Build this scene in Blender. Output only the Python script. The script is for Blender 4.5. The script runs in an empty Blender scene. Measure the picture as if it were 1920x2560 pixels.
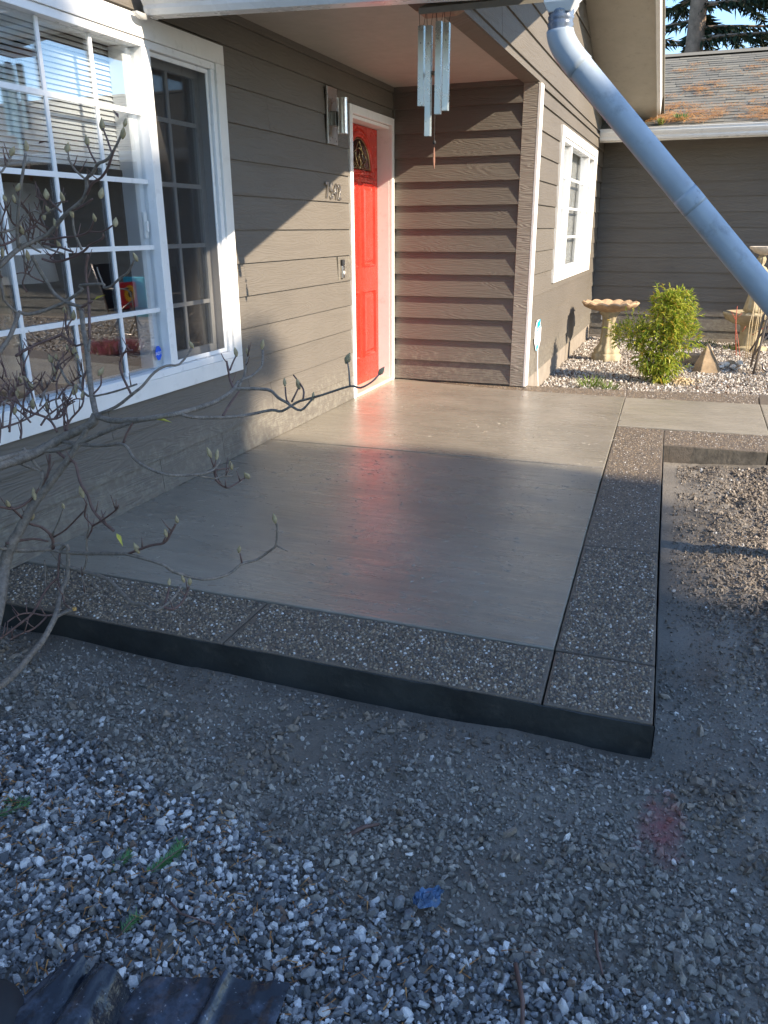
import bpy, bmesh, math, random
import numpy as np
from mathutils import Vector, Matrix, noise, Quaternion

random.seed(11)
rng = np.random.default_rng(11)
scene = bpy.context.scene
col = scene.collection
PI = math.pi

# ------------------------------------------------------------------ camera, sky, sun, exposure
cam_data = bpy.data.cameras.new('camera')
cam = bpy.data.objects.new('camera', cam_data)
col.objects.link(cam)
cam_data.sensor_fit = 'VERTICAL'
cam_data.sensor_height = 36.0
cam_data.lens = 27.914
cam_data.clip_start = 0.05
cam_data.clip_end = 2000
cam.matrix_world = Matrix(((0.9371622, -0.11307138, 0.33006343, 2.4643),
                           (0.34886239, 0.31642041, -0.88214123, -6.837),
                           (-0.00469388, 0.94185614, 0.3359836, 1.29),
                           (0, 0, 0, 1)))
scene.camera = cam

SUN_DIR = Vector((1.0, -0.185, 0.558)).normalized()
elev = math.asin(SUN_DIR.z)
azim = math.atan2(SUN_DIR.x, SUN_DIR.y)
world = bpy.data.worlds.new('World')
scene.world = world
world.use_nodes = True
wn = world.node_tree.nodes
wl = world.node_tree.links
wn.clear()
wo = wn.new('ShaderNodeOutputWorld')
bg = wn.new('ShaderNodeBackground')
sky = wn.new('ShaderNodeTexSky')
sky.sky_type = 'NISHITA'
sky.sun_disc = False
sky.sun_elevation = elev
sky.sun_rotation = azim
sky.air_density = 1.0
sky.dust_density = 0.3
sky.ozone_density = 4.0
bg.inputs['Strength'].default_value = 0.15
wl.new(sky.outputs[0], bg.inputs[0])
wl.new(bg.outputs[0], wo.inputs[0])

sd = bpy.data.lights.new('sun', 'SUN')
sd.energy = 4.4
sd.angle = math.radians(0.53)
sd.color = (1.0, 0.86, 0.68)
sun = bpy.data.objects.new('sun', sd)
col.objects.link(sun)
sun.rotation_euler = SUN_DIR.to_track_quat('Z', 'Y').to_euler()
sun.location = SUN_DIR * 30

vs = scene.view_settings
vs.view_transform = 'Standard'
vs.look = 'None'
vs.gamma = 1
vs.use_curve_mapping = False
vs.exposure = 1.4

# ------------------------------------------------------------------ helpers
def wloc(o):
    v = Vector((0, 0, 0))
    while o is not None:
        v += o.location
        o = o.parent
    return v

def link(name, me, parent=None, mats=(), loc=None):
    o = bpy.data.objects.new(name, me)
    col.objects.link(o)
    if parent is not None:
        o.parent = parent
    if loc is not None:
        o.location = loc
    for m in mats:
        if me is not None and len(me.materials) < len(mats):
            me.materials.append(m)
    return o

def thing(name, label, cat, loc=(0, 0, 0), group=None, kind=None):
    o = bpy.data.objects.new(name, None)
    col.objects.link(o)
    o.location = loc
    o.empty_display_size = 0.1
    tag(o, label, cat, group, kind)
    return o

def tag(o, label=None, cat=None, group=None, kind=None):
    if label: o['label'] = label
    if cat: o['category'] = cat
    if group: o['group'] = group
    if kind: o['kind'] = kind
    return o

class MB:
    """collects shapes given in world coordinates and links them as one mesh object"""
    def __init__(s):
        s.v = []; s.f = []; s.mi = []
    def add(s, vs_, fs, m=0):
        b = len(s.v)
        s.v.extend([tuple(p) for p in vs_])
        s.f.extend([tuple(i + b for i in f) for f in fs])
        s.mi.extend([m] * len(fs))
        return s
    def box(s, x0, x1, y0, y1, z0, z1, m=0):
        v = [(x, y, z) for z in (z0, z1) for y in (y0, y1) for x in (x0, x1)]
        return s.add(v, [(0, 2, 3, 1), (4, 5, 7, 6), (0, 1, 5, 4), (2, 6, 7, 3), (0, 4, 6, 2), (1, 3, 7, 5)], m)
    def prism(s, poly, d, m=0):
        """poly: list of 3D points (front), d: extrusion vector to the back"""
        n = len(poly)
        d = Vector(d)
        v = [Vector(p) for p in poly] + [Vector(p) + d for p in poly]
        f = [tuple(range(n)), tuple(range(2 * n - 1, n - 1, -1))]
        for i in range(n):
            j = (i + 1) % n
            f.append((i, i + n, j + n, j))
        return s.add(v, f, m)
    def tube(s, path, rad, n=8, m=0, caps=True):
        path = [Vector(p) for p in path]
        k = len(path)
        if not hasattr(rad, '__len__'):
            rad = [rad] * k
        t0 = (path[1] - path[0]).normalized()
        up = Vector((0, 0, 1)) if abs(t0.z) < .9 else Vector((1, 0, 0))
        nrm = t0.cross(up).normalized()
        rings = []
        for i in range(k):
            a = path[max(i - 1, 0)]; b = path[min(i + 1, k - 1)]
            t = (b - a)
            t = t.normalized() if t.length > 1e-9 else t0
            nrm = (nrm - t * nrm.dot(t))
            nrm = nrm.normalized() if nrm.length > 1e-6 else t.orthogonal().normalized()
            bi = t.cross(nrm)
            rings.append([path[i] + (nrm * math.cos(2 * PI * j / n) + bi * math.sin(2 * PI * j / n)) * rad[i] for j in range(n)])
        v = [p for r in rings for p in r]
        f = []
        for i in range(k - 1):
            for j in range(n):
                q = (j + 1) % n
                f.append((i * n + j, i * n + q, (i + 1) * n + q, (i + 1) * n + j))
        if caps:
            f.append(tuple(range(n - 1, -1, -1)))
            f.append(tuple(range((k - 1) * n, k * n)))
        return s.add(v, f, m)
    def lathe(s, prof, c, n=24, m=0, fn=None):
        v = []; f = []
        for i, (r, z) in enumerate(prof):
            for j in range(n):
                a = 2 * PI * j / n
                rr, zz = (r, z) if fn is None else fn(i, r, z, a)
                v.append((c[0] + rr * math.cos(a), c[1] + rr * math.sin(a), c[2] + zz))
        for i in range(len(prof) - 1):
            for j in range(n):
                q = (j + 1) % n
                f.append((i * n + j, i * n + q, (i + 1) * n + q, (i + 1) * n + j))
        f.append(tuple(range(n - 1, -1, -1)))
        f.append(tuple(range((len(prof) - 1) * n, len(prof) * n)))
        return s.add(v, f, m)
    def build(s, name, mats, parent=None, smooth=False, bevel=0.0, angle=None):
        off = wloc(parent) if parent is not None else Vector((0, 0, 0))
        me = bpy.data.meshes.new(name)
        me.from_pydata([(p[0] - off.x, p[1] - off.y, p[2] - off.z) for p in s.v], [], s.f)
        if not isinstance(mats, (list, tuple)): mats = [mats]
        for m_ in mats: me.materials.append(m_)
        me.polygons.foreach_set('material_index', s.mi)
        bm = bmesh.new(); bm.from_mesh(me)
        bmesh.ops.recalc_face_normals(bm, faces=bm.faces)
        if bevel:
            ed = [e for e in bm.edges if len(e.link_faces) == 2 and e.calc_face_angle(0) > .6]
            bmesh.ops.bevel(bm, geom=ed, offset=bevel, segments=2, affect='EDGES', profile=.6)
        bm.to_mesh(me); bm.free()
        if smooth:
            me.polygons.foreach_set('use_smooth', [True] * len(me.polygons))
            if angle:
                try:
                    me.set_sharp_from_angle(angle=angle)
                except Exception:
                    pass
        me.update()
        o = bpy.data.objects.new(name, me)
        col.objects.link(o)
        if parent is not None: o.parent = parent
        return o

def fast_mesh(name, V, F, mats, parent=None, smooth=False, kind=None, mi=None):
    """V (n,3) world coordinates; F (m,k) equal-size faces"""
    off = wloc(parent) if parent is not None else Vector((0, 0, 0))
    V = np.asarray(V, dtype=np.float32) - np.array(off, dtype=np.float32)
    F = np.asarray(F, dtype=np.int32)
    me = bpy.data.meshes.new(name)
    me.vertices.add(len(V)); me.vertices.foreach_set('co', V.ravel())
    k = F.shape[1]
    me.loops.add(F.size); me.loops.foreach_set('vertex_index', F.ravel())
    me.polygons.add(len(F)); me.polygons.foreach_set('loop_start', np.arange(0, F.size, k, dtype=np.int32))
    for m_ in (mats if isinstance(mats, (list, tuple)) else [mats]): me.materials.append(m_)
    if mi is not None: me.polygons.foreach_set('material_index', np.asarray(mi, dtype=np.int32))
    me.update(calc_edges=True)
    me.polygons.foreach_set('use_smooth', [smooth] * len(F))
    o = bpy.data.objects.new(name, me)
    col.objects.link(o)
    if parent is not None: o.parent = parent
    if kind: o['kind'] = kind
    return o

def rand_rot(n, tilt=PI):
    """n random rotation matrices"""
    q = rng.normal(size=(n, 4)); q /= np.linalg.norm(q, axis=1)[:, None]
    w, x, y, z = q.T
    return np.stack([np.stack([1 - 2 * (y * y + z * z), 2 * (x * y - z * w), 2 * (x * z + y * w)], -1),
                     np.stack([2 * (x * y + z * w), 1 - 2 * (x * x + z * z), 2 * (y * z - x * w)], -1),
                     np.stack([2 * (x * z - y * w), 2 * (y * z + x * w), 1 - 2 * (x * x + y * y)], -1)], 1)

def rot_z(a):
    c, s = np.cos(a), np.sin(a); o = np.zeros_like(a); l = np.ones_like(a)
    return np.stack([np.stack([c, -s, o], -1), np.stack([s, c, o], -1), np.stack([o, o, l], -1)], 1)

def scatter_mesh(name, protos, P, S, Rm, mats, parent=None, smooth=False, kind='stuff'):
    """merge copies of small triangle prototypes (V,F) at points P with sizes S (n,3) and rotations Rm (n,3,3)"""
    n = len(P); pick = rng.integers(0, len(protos), n)
    Vs, Fs, base = [], [], 0
    for k, (pv, pf) in enumerate(protos):
        idx = np.where(pick == k)[0]
        if len(idx) == 0: continue
        vv = pv[None] * S[idx][:, None, :]
        vv = np.einsum('nij,nkj->nki', Rm[idx], vv) + P[idx][:, None, :]
        Vs.append(vv.reshape(-1, 3))
        ff = pf[None] + (np.arange(len(idx)) * len(pv))[:, None, None] + base
        Fs.append(ff.reshape(-1, 3))
        base += len(idx) * len(pv)
    return fast_mesh(name, np.concatenate(Vs), np.concatenate(Fs), mats, parent, smooth, kind)

def hull_proto(npts, seed, squash=(1, 1, 1)):
    r = random.Random(seed)
    bm = bmesh.new()
    for i in range(npts):
        zz = 1 - 2 * (i + .5) / npts; a = i * 2.39996
        rr_ = math.sqrt(1 - zz * zz)
        v = Vector((rr_ * math.cos(a) + r.gauss(0, .22), rr_ * math.sin(a) + r.gauss(0, .22), zz + r.gauss(0, .22))).normalized() * r.uniform(.82, 1.0)
        bm.verts.new((v.x * squash[0], v.y * squash[1], v.z * squash[2]))
    res = bmesh.ops.convex_hull(bm, input=bm.verts)
    junk = [g for g in res['geom_interior'] if isinstance(g, bmesh.types.BMVert)]
    if junk: bmesh.ops.delete(bm, geom=junk, context='VERTS')
    bmesh.ops.triangulate(bm, faces=bm.faces)
    bmesh.ops.recalc_face_normals(bm, faces=bm.faces)
    bm.verts.index_update()
    V = np.array([v.co[:] for v in bm.verts]); F = np.array([[v.index for v in f.verts] for f in bm.faces])
    bm.free()
    return V * .5, F

# ------------------------------------------------------------------ materials
def newmat(name):
    m = bpy.data.materials.new(name); m.use_nodes = True
    nt = m.node_tree
    b = nt.nodes['Principled BSDF']
    return m, nt, b

def N(nt, t, **kw):
    n = nt.nodes.new(t)
    for k, v in kw.items():
        if k in n.inputs: n.inputs[k].default_value = v
        else: setattr(n, k, v)
    return n

def ramp(nt, fac, stops, interp='LINEAR'):
    r = nt.nodes.new('ShaderNodeValToRGB')
    r.color_ramp.interpolation = interp
    e = r.color_ramp.elements
    while len(e) < len(stops): e.new(.5)
    for i, (p, c) in enumerate(stops):
        e[i].position = p
        e[i].color = (c[0], c[1], c[2], 1) if hasattr(c, '__len__') else (c, c, c, 1)
    nt.links.new(fac, r.inputs[0])
    return r.outputs[0]

def mixc(nt, fac, a, b, mode='MIX'):
    m = nt.nodes.new('ShaderNodeMix'); m.data_type = 'RGBA'; m.blend_type = mode
    for sock, val in ((m.inputs[0], fac), (m.inputs[6], a), (m.inputs[7], b)):
        if hasattr(val, 'is_linked') or isinstance(val, bpy.types.NodeSocket): nt.links.new(val, sock)
        elif hasattr(val, '__len__'): sock.default_value = (val[0], val[1], val[2], 1)
        else: sock.default_value = val
    return m.outputs[2]

def math_(nt, op, a, b=0.0, clamp=False):
    m = nt.nodes.new('ShaderNodeMath'); m.operation = op; m.use_clamp = clamp
    for i, val in enumerate((a, b)):
        if isinstance(val, bpy.types.NodeSocket): nt.links.new(val, m.inputs[i])
        else: m.inputs[i].default_value = val
    return m.outputs[0]

def coords(nt, scale=(1, 1, 1), kind='Object'):
    t = nt.nodes.new('ShaderNodeTexCoord')
    mp = nt.nodes.new('ShaderNodeMapping')
    mp.inputs['Scale'].default_value = scale
    nt.links.new(t.outputs[kind], mp.inputs[0])
    return mp.outputs[0]

def noise_(nt, vec, scale, detail=4, rough=.55, dist=0):
    n = N(nt, 'ShaderNodeTexNoise', Scale=scale, Detail=detail, Roughness=rough, Distortion=dist)
    nt.links.new(vec, n.inputs['Vector'])
    return n.outputs['Fac']

def bump_(nt, b, h, strength=.4, dist=.01, chain=None):
    n = N(nt, 'ShaderNodeBump', Strength=strength, Distance=dist)
    nt.links.new(h, n.inputs['Height'])
    if chain is not None: nt.links.new(chain, n.inputs['Normal'])
    nt.links.new(n.outputs[0], b.inputs['Normal'])
    return n.outputs[0]

def simple(name, c, rough=.6, metal=0.0, spec=.5, var=.12, nscale=6.0, bump=0.0, bscale=60.0, coat=0.0, dirt=None):
    m, nt, b = newmat(name)
    b.inputs['Roughness'].default_value = rough
    b.inputs['Metallic'].default_value = metal
    b.inputs['Specular IOR Level'].default_value = spec
    b.inputs['Coat Weight'].default_value = coat
    v = coords(nt)
    n = noise_(nt, v, nscale, 5, .6)
    lo = tuple(x * (1 - var) for x in c); hi = tuple(min(1, x * (1 + var)) for x in c)
    cc = ramp(nt, n, [(.3, lo), (.7, hi)])
    if dirt:
        d = noise_(nt, v, nscale * 2.3, 6, .7)
        cc = mixc(nt, ramp(nt, d, [(.55, 0.0), (.75, dirt[1])]), cc, dirt[0])
    nt.links.new(cc, b.inputs['Base Color'])
    rr = ramp(nt, noise_(nt, v, nscale * 3, 3), [(.3, max(0, rough - .08)), (.7, min(1, rough + .08))])
    nt.links.new(rr, b.inputs['Roughness'])
    if bump: bump_(nt, b, noise_(nt, v, bscale, 4), bump, .004)
    return m

def red_mark(nt, cc):
    # a stripe of red marking paint sprayed on the ground right of the slab corner
    tc = nt.nodes.new('ShaderNodeTexCoord')
    mp = N(nt, 'ShaderNodeMapping'); mp.inputs['Scale'].default_value = (1.6, .75, 0)
    dn = nt.nodes.new('ShaderNodeVectorMath'); dn.operation = 'DISTANCE'
    nt.links.new(tc.outputs['Object'], mp.inputs[0]); nt.links.new(mp.outputs[0], dn.inputs[0])
    dn.inputs[1].default_value = (2.545 * 1.6, -5.13 * .75, 0)
    rd = math_(nt, 'ADD', dn.outputs['Value'], math_(nt, 'MULTIPLY', noise_(nt, tc.outputs['Object'], 20, 5, .8), .30))
    return mixc(nt, ramp(nt, rd, [(.14, .7), (.26, 0.0)]), cc, (.30, .07, .07))

def per_island(name, stops, rough=.7, speck=None, spec=.4, bump=.25, bscale=150.0, mark=False, leaf=0.0):
    m, nt, b = newmat(name)
    g = nt.nodes.new('ShaderNodeNewGeometry')
    cc = ramp(nt, g.outputs['Random Per Island'], stops, 'CONSTANT')
    v = coords(nt)
    n = noise_(nt, v, bscale, 5, .65)
    cc = mixc(nt, .55, cc, ramp(nt, n, [(.25, .25), (.75, 1.0)]), 'MULTIPLY')
    if mark: cc = red_mark(nt, cc)
    nt.links.new(cc, b.inputs['Base Color'])
    b.inputs['Roughness'].default_value = rough
    b.inputs['Specular IOR Level'].default_value = spec
    if bump: bump_(nt, b, n, bump, .003)
    if leaf:
        tr = nt.nodes.new('ShaderNodeBsdfTranslucent'); nt.links.new(cc, tr.inputs[0])
        mx = nt.nodes.new('ShaderNodeMixShader'); mx.inputs[0].default_value = leaf
        out = nt.nodes['Material Output']
        nt.links.new(b.outputs[0], mx.inputs[1]); nt.links.new(tr.outputs[0], mx.inputs[2]); nt.links.new(mx.outputs[0], out.inputs[0])
    return m

def per_object(name, stops, rough=.7, spec=.4, bump=.3, bscale=110.0):
    m, nt, b = newmat(name)
    g = nt.nodes.new('ShaderNodeObjectInfo')
    cc = ramp(nt, g.outputs['Random'], stops, 'CONSTANT')
    v = coords(nt)
    n = noise_(nt, v, bscale, 5, .65)
    cc = mixc(nt, .55, cc, ramp(nt, n, [(.25, .25), (.75, 1.0)]), 'MULTIPLY')
    nt.links.new(cc, b.inputs['Base Color'])
    b.inputs['Roughness'].default_value = rough
    b.inputs['Specular IOR Level'].default_value = spec
    if bump: bump_(nt, b, n, bump, .003)
    return m

def siding_mat(name, c, grain=1.0):
    m, nt, b = newmat(name)
    t = nt.nodes.new('ShaderNodeTexCoord')
    sp = nt.nodes.new('ShaderNodeSeparateXYZ'); nt.links.new(t.outputs['Object'], sp.inputs[0])
    u = math_(nt, 'ADD', sp.outputs[0], sp.outputs[1])
    oi = nt.nodes.new('ShaderNodeObjectInfo')
    cx = nt.nodes.new('ShaderNodeCombineXYZ')
    nt.links.new(math_(nt, 'MULTIPLY', u, 1.6), cx.inputs[0])
    nt.links.new(math_(nt, 'MULTIPLY', sp.outputs[2], 13.0), cx.inputs[1])
    nt.links.new(math_(nt, 'MULTIPLY', oi.outputs['Random'], 37.0), cx.inputs[2])
    n = noise_(nt, cx.outputs[0], 1.0, 2, .45, .3)
    h = math_(nt, 'SINE', math_(nt, 'MULTIPLY', n, 95.0))
    cx2 = nt.nodes.new('ShaderNodeCombineXYZ')
    nt.links.new(math_(nt, 'MULTIPLY', u, 9.0), cx2.inputs[0])
    nt.links.new(math_(nt, 'MULTIPLY', sp.outputs[2], 160.0), cx2.inputs[1])
    nt.links.new(math_(nt, 'MULTIPLY', oi.outputs['Random'], 11.0), cx2.inputs[2])
    fine = noise_(nt, cx2.outputs[0], 1.0, 4, .6)
    hh = math_(nt, 'ADD', math_(nt, 'MULTIPLY', h, .42), fine)
    bump_(nt, b, hh, .6 * grain, .0024)
    big = noise_(nt, t.outputs['Object'], 1.3, 5, .6)
    cc = ramp(nt, big, [(.3, tuple(x * .92 for x in c)), (.7, tuple(x * 1.06 for x in c))])
    ov = math_(nt, 'ADD', math_(nt, 'MULTIPLY', oi.outputs['Random'], .08), .96)
    hs = nt.nodes.new('ShaderNodeHueSaturation'); nt.links.new(cc, hs.inputs['Color']); nt.links.new(ov, hs.inputs['Value'])
    spl = noise_(nt, t.outputs['Object'], 24.0, 5, .7)
    low = ramp(nt, math_(nt, 'ADD', sp.outputs[2], math_(nt, 'MULTIPLY', spl, -.34)), [(0.0, .75), (.10, 0.0)])
    cc = mixc(nt, math_(nt, 'MULTIPLY', low, ramp(nt, spl, [(.45, 0.0), (.62, 1.0)])), hs.outputs[0], (.20, .185, .15))
    nt.links.new(cc, b.inputs['Base Color'])
    b.inputs['Roughness'].default_value = .55
    b.inputs['Specular IOR Level'].default_value = .4
    return m

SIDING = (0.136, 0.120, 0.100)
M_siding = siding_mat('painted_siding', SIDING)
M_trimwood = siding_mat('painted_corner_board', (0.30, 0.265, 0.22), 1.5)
M_white = simple('white_paint', (.78, .76, .72), .45, var=.04, bump=.05, dirt=((.45, .42, .36), .35))
M_vinyl = simple('white_vinyl', (.80, .80, .79), .32, var=.03)
M_gutter = simple('white_gutter_enamel', (.72, .72, .70), .3, var=.05, nscale=3, dirt=((.5, .48, .43), .3))
M_ceiling = simple('painted_porch_ceiling', (.36, .33, .29), .6, var=.05, bump=.05)
M_soffit = simple('painted_soffit', (.40, .37, .31), .65, var=.06, bump=.08, dirt=((.1, .09, .07), .25))
M_door = simple('red_door_paint', (.50, .032, .018), .28, var=.04, nscale=3, bump=.03, bscale=200)
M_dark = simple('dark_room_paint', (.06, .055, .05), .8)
M_shadefabric = simple('lampshade_fabric', (.75, .72, .70), .8)
M_blind = simple('white_blind', (.62, .62, .60), .5, var=.03)
M_lead = simple('brass_came', (.55, .45, .25), .3, 1.0)
M_steel = simple('brushed_steel', (.62, .60, .57), .34, 1.0, var=.08, nscale=20)
M_steel2 = simple('dark_steel', (.25, .25, .24), .35, .9)
M_alu = simple('aluminium_tube', (.66, .74, .72), .30, .8, var=.02)
M_wood = simple('chime_wood', (.24, .12, .075), .45, var=.2, nscale=14)
M_cord = simple('dark_cord', (.03, .03, .03), .8)
M_black = simple('black_plastic', (.02, .02, .022), .75)
M_pvc = simple('pale_grey_pvc', (.36, .42, .47), .42, var=.12, nscale=4, dirt=((.12, .12, .12), .55), bump=.06, bscale=90)
M_tape = simple('silver_tape', (.16, .19, .24), .25, .2, var=.35, nscale=9, bump=.6, bscale=35)
M_stonecast = simple('cast_stone', (.36, .30, .19), .8, var=.25, nscale=9, bump=.35, bscale=50, dirt=((.14, .12, .08), .5))
M_stonerim = simple('weathered_cast_stone', (.40, .27, .16), .85, var=.3, nscale=14, bump=.5, bscale=60, dirt=((.12, .08, .06), .6))
M_rock = simple('brown_rock', (.28, .20, .12), .85, var=.35, nscale=7, bump=.8, bscale=25, dirt=((.1, .1, .1), .6))
M_fleck = simple('cement_paste', (.30, .268, .215), .25, bump=.3)
M_shell = simple('pale_shell', (.62, .56, .48), .7, var=.2, nscale=20, bump=.4)
M_bark = simple('grey_bark', (.20, .165, .13), .8, var=.4, nscale=45, bump=1.0, bscale=160, dirt=((.38, .38, .36), .5))
M_twig = simple('red_brown_twig', (.13, .075, .06), .6, var=.3, nscale=30, bump=.3, bscale=150)
M_bud = simple('fuzzy_bud', (.36, .29, .16), .8, var=.25, nscale=60, bump=.4, bscale=300)
M_yleaf = simple('yellow_leaf', (.52, .46, .08), .6)
M_rust = simple('cut_wood', (.55, .32, .10), .8)
M_treebark = simple('conifer_bark', (.24, .17, .12), .9, var=.35, nscale=8, bump=.8, bscale=18)
M_redstem = simple('red_stem', (.42, .09, .05), .5)
M_cream = simple('cream_stem', (.62, .48, .28), .6)
M_bronze = simple('bronze_chair_frame', (.22, .19, .17), .35, .6)
M_teal = simple('teal_cloth', (.05, .42, .50), .8)
M_redcloth = simple('red_cloth', (.55, .02, .03), .7)
M_yellow = simple('yellow_petal', (.75, .42, .02), .7)
M_browncentre = simple('brown_flower_centre', (.05, .03, .02), .8)
M_signblue = simple('sign_blue', (.0, .42, .62), .4)
M_signwhite = simple('sign_white', (.80, .82, .84), .4, var=.02)
M_stickerblue = simple('sticker_blue', (.01, .09, .62), .4)
M_bluescrap = simple('blue_plastic_film', (.055, .11, .20), .35, var=.6, nscale=30, bump=.3)
M_needle = per_island('pine_needle', [(0, (.44, .20, .06)), (.35, (.55, .28, .09)), (.7, (.32, .14, .045))], .7, bump=0)
M_firgreen = per_island('fir_needle', [(0, (0.085, 0.238, 0.085)), (.4, (0.153, 0.374, 0.119)), (.75, (0.272, 0.442, 0.204))], .55, bump=0, leaf=.25)
M_bush = per_island('nandina_leaf', [(0, (.34, .46, .05)), (.25, (.52, .58, .08)), (.5, (.68, .66, .12)), (.8, (.18, .30, .04)), (.93, (.66, .46, .08))], .4, bump=0, leaf=.45)
M_heather = per_island('heather_bloom', [(0, (.62, .22, .28)), (.5, (.70, .32, .36)), (.8, (.30, .24, .10))], .8, bump=0)
M_weed = per_island('weed_leaf', [(0, (.12, .20, .03)), (.5, (.22, .30, .05))], .6, bump=0, leaf=.35)
M_conifer = per_island('conifer_needles', [(0, (.018, .035, .014)), (.4, (.032, .055, .022)), (.75, (.055, .075, .032)), (.94, (.09, .07, .03))], .7, bump=0)
M_gravel = per_island('crushed_gravel', [(0, (.12, .125, .13)), (.2, (.20, .205, .21)), (.40, (.30, .305, .31)), (.55, (.16, .16, .155)), (.66, (.44, .44, .44)), (.78, (.66, .65, .63)), (.9, (.80, .79, .77)), (.975, (.22, .15, .11))], .75, bump=.5)
M_gravelstone = per_object('crushed_stone', [(0, (.13, .135, .14)), (.2, (.22, .225, .23)), (.38, (.32, .325, .33)), (.52, (.5, .5, .5)), (.64, (.72, .71, .69)), (.8, (.82, .81, .79)), (.96, (.24, .17, .12))], .75, bump=.6)
M_darkgravel = per_island('muddy_gravel', [(0, (.19, .175, .15)), (.25, (.26, .24, .205)), (.5, (.33, .305, .265)), (.75, (.40, .375, .33)), (.9, (.22, .20, .17)), (.975, (.68, .66, .62))], .6, bump=.5, mark=True)
M_crumb = per_island('soil_crumbs', [(0, (.17, .138, .105)), (.4, (.245, .20, .152)), (.75, (.32, .268, .21)), (.985, (.6, .58, .54))], .7, bump=.4, mark=True)
M_palegravel = per_island('pale_garden_gravel', [(0, (.62, .57, .50)), (.3, (.45, .40, .34)), (.55, (.72, .69, .64)), (.75, (.32, .26, .21)), (.9, (.20, .13, .09))], .8, bump=.3)
M_pebble = per_island('aggregate_pebble', [(0, (.10, .080, .060)), (.22, (.19, .145, .098)), (.42, (.29, .215, .135)), (.58, (.135, .118, .10)), (.72, (.36, .27, .17)), (.86, (.42, .36, .28)), (.965, (.72, .68, .61))], .5, bump=.1, spec=.5)

def concrete_mat(name, c, wet):
    m, nt, b = newmat(name)
    v = coords(nt)
    big = noise_(nt, v, 1.7, 6, .6)
    cc = ramp(nt, big, [(.3, tuple(x * .78 for x in c)), (.55, c), (.75, tuple(x * 1.15 for x in c))])
    st = coords(nt, (.9, 14, 14))
    streak = noise_(nt, st, 2.0, 4, .6)
    cc = mixc(nt, .4, cc, ramp(nt, streak, [(.3, .55), (.7, 1.0)]), 'MULTIPLY')
    nt.links.new(cc, b.inputs['Base Color'])
    wetn = noise_(nt, coords(nt, (.6, 1.8, 1)), 2.4, 5, .6)
    if wet:
        rr = ramp(nt, wetn, [(.32, .20), (.55, .32), (.75, .52)])
    else:
        rr = ramp(nt, wetn, [(.32, .30), (.7, .55)])
    nt.links.new(rr, b.inputs['Roughness'])
    b.inputs['Specular IOR Level'].default_value = .6 if wet else .5
    if wet:
        b.inputs['Coat Weight'].default_value = .4; b.inputs['Coat Roughness'].default_value = .3; b.inputs['Coat IOR'].default_value = 1.45
    broom = noise_(nt, coords(nt, (1.6, 48, 48)), 3.2, 4, .65)
    bn = bump_(nt, b, broom, .5, .0045)
    # raised flecks and ridges of the wet cement paste
    fl = noise_(nt, coords(nt, (1, 2.2, 1)), 46.0, 3, .55, .8)
    flm = noise_(nt, v, 3.1, 3, .6)
    fh = math_(nt, 'MULTIPLY', ramp(nt, fl, [(.60, 0.0), (.70, 1.0)]), ramp(nt, flm, [(.42, 0.0), (.62, 1.0)]))
    tw = noise_(nt, coords(nt, (1.0, 6.0, 1)), 3.4, 3, .5, .6)
    bn = bump_(nt, b, tw, .28, .02, bn)
    bump_(nt, b, fh, .6, .006, bn)
    return m
M_wetconcrete = concrete_mat('wet_concrete', (.285, .252, .200), True)
M_walkconcrete = concrete_mat('damp_concrete', (.32, .285, .222), False)
M_aggbase = simple('aggregate_matrix', (.135, .108, .080), .6, var=.25, nscale=40, bump=.6, bscale=160)
M_formface = simple('wet_form_face', (.022, .024, .023), .6, var=.5, nscale=5, bump=.8, bscale=30, dirt=((.07, .065, .055), .6))

def mud_mat():
    m, nt, b = newmat('wet_mud')
    v = coords(nt)
    big = noise_(nt, v, 2.2, 6, .6)
    cc = ramp(nt, big, [(.3, (.135, .120, .098)), (.55, (.195, .173, .142)), (.75, (.27, .24, .20))])
    sp = noise_(nt, v, 130, 4, .7)
    cc = mixc(nt, .6, cc, ramp(nt, sp, [(.3, .45), (.7, 1.0)]), 'MULTIPLY')
    cc = red_mark(nt, cc)
    nt.links.new(cc, b.inputs['Base Color'])
    rr = ramp(nt, big, [(.35, .38), (.65, .7)])
    nt.links.new(rr, b.inputs['Roughness'])
    bn = bump_(nt, b, noise_(nt, v, 38, 6, .7), .5, .012)
    bump_(nt, b, sp, .6, .004, bn)
    return m
M_mud = mud_mat()
M_outer = simple('damp_lawn_soil', (.07, .075, .045), .9, var=.4, nscale=1.5, bump=.6, bscale=30)
M_bed = simple('garden_bed_soil', (.20, .165, .13), .9, var=.3, nscale=12, bump=.6, bscale=60)

def glass_mat(name, tint, boost, rough=0.0):
    m = bpy.data.materials.new(name); m.use_nodes = True
    nt = m.node_tree; nt.nodes.clear()
    out = nt.nodes.new('ShaderNodeOutputMaterial')
    tr = N(nt, 'ShaderNodeBsdfTransparent'); tr.inputs[0].default_value = (*tint, 1)
    gl = N(nt, 'ShaderNodeBsdfGlossy', Roughness=rough); gl.inputs[0].default_value = (.95, .97, 1, 1)
    lw = N(nt, 'ShaderNodeLayerWeight', Blend=.5)
    fac = math_(nt, 'ADD', math_(nt, 'MULTIPLY', math_(nt, 'POWER', lw.outputs['Facing'], 5.0), 1 - boost), boost, True)
    mx = nt.nodes.new('ShaderNodeMixShader')
    wv = noise_(nt, coords(nt), 2.2, 2, .5)
    bp = N(nt, 'ShaderNodeBump', Strength=.02, Distance=.02); nt.links.new(wv, bp.inputs['Height'])
    nt.links.new(bp.outputs[0], gl.inputs['Normal'])
    nt.links.new(fac, mx.inputs[0]); nt.links.new(tr.outputs[0], mx.inputs[1]); nt.links.new(gl.outputs[0], mx.inputs[2])
    nt.links.new(mx.outputs[0], out.inputs[0])
    return m
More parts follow.
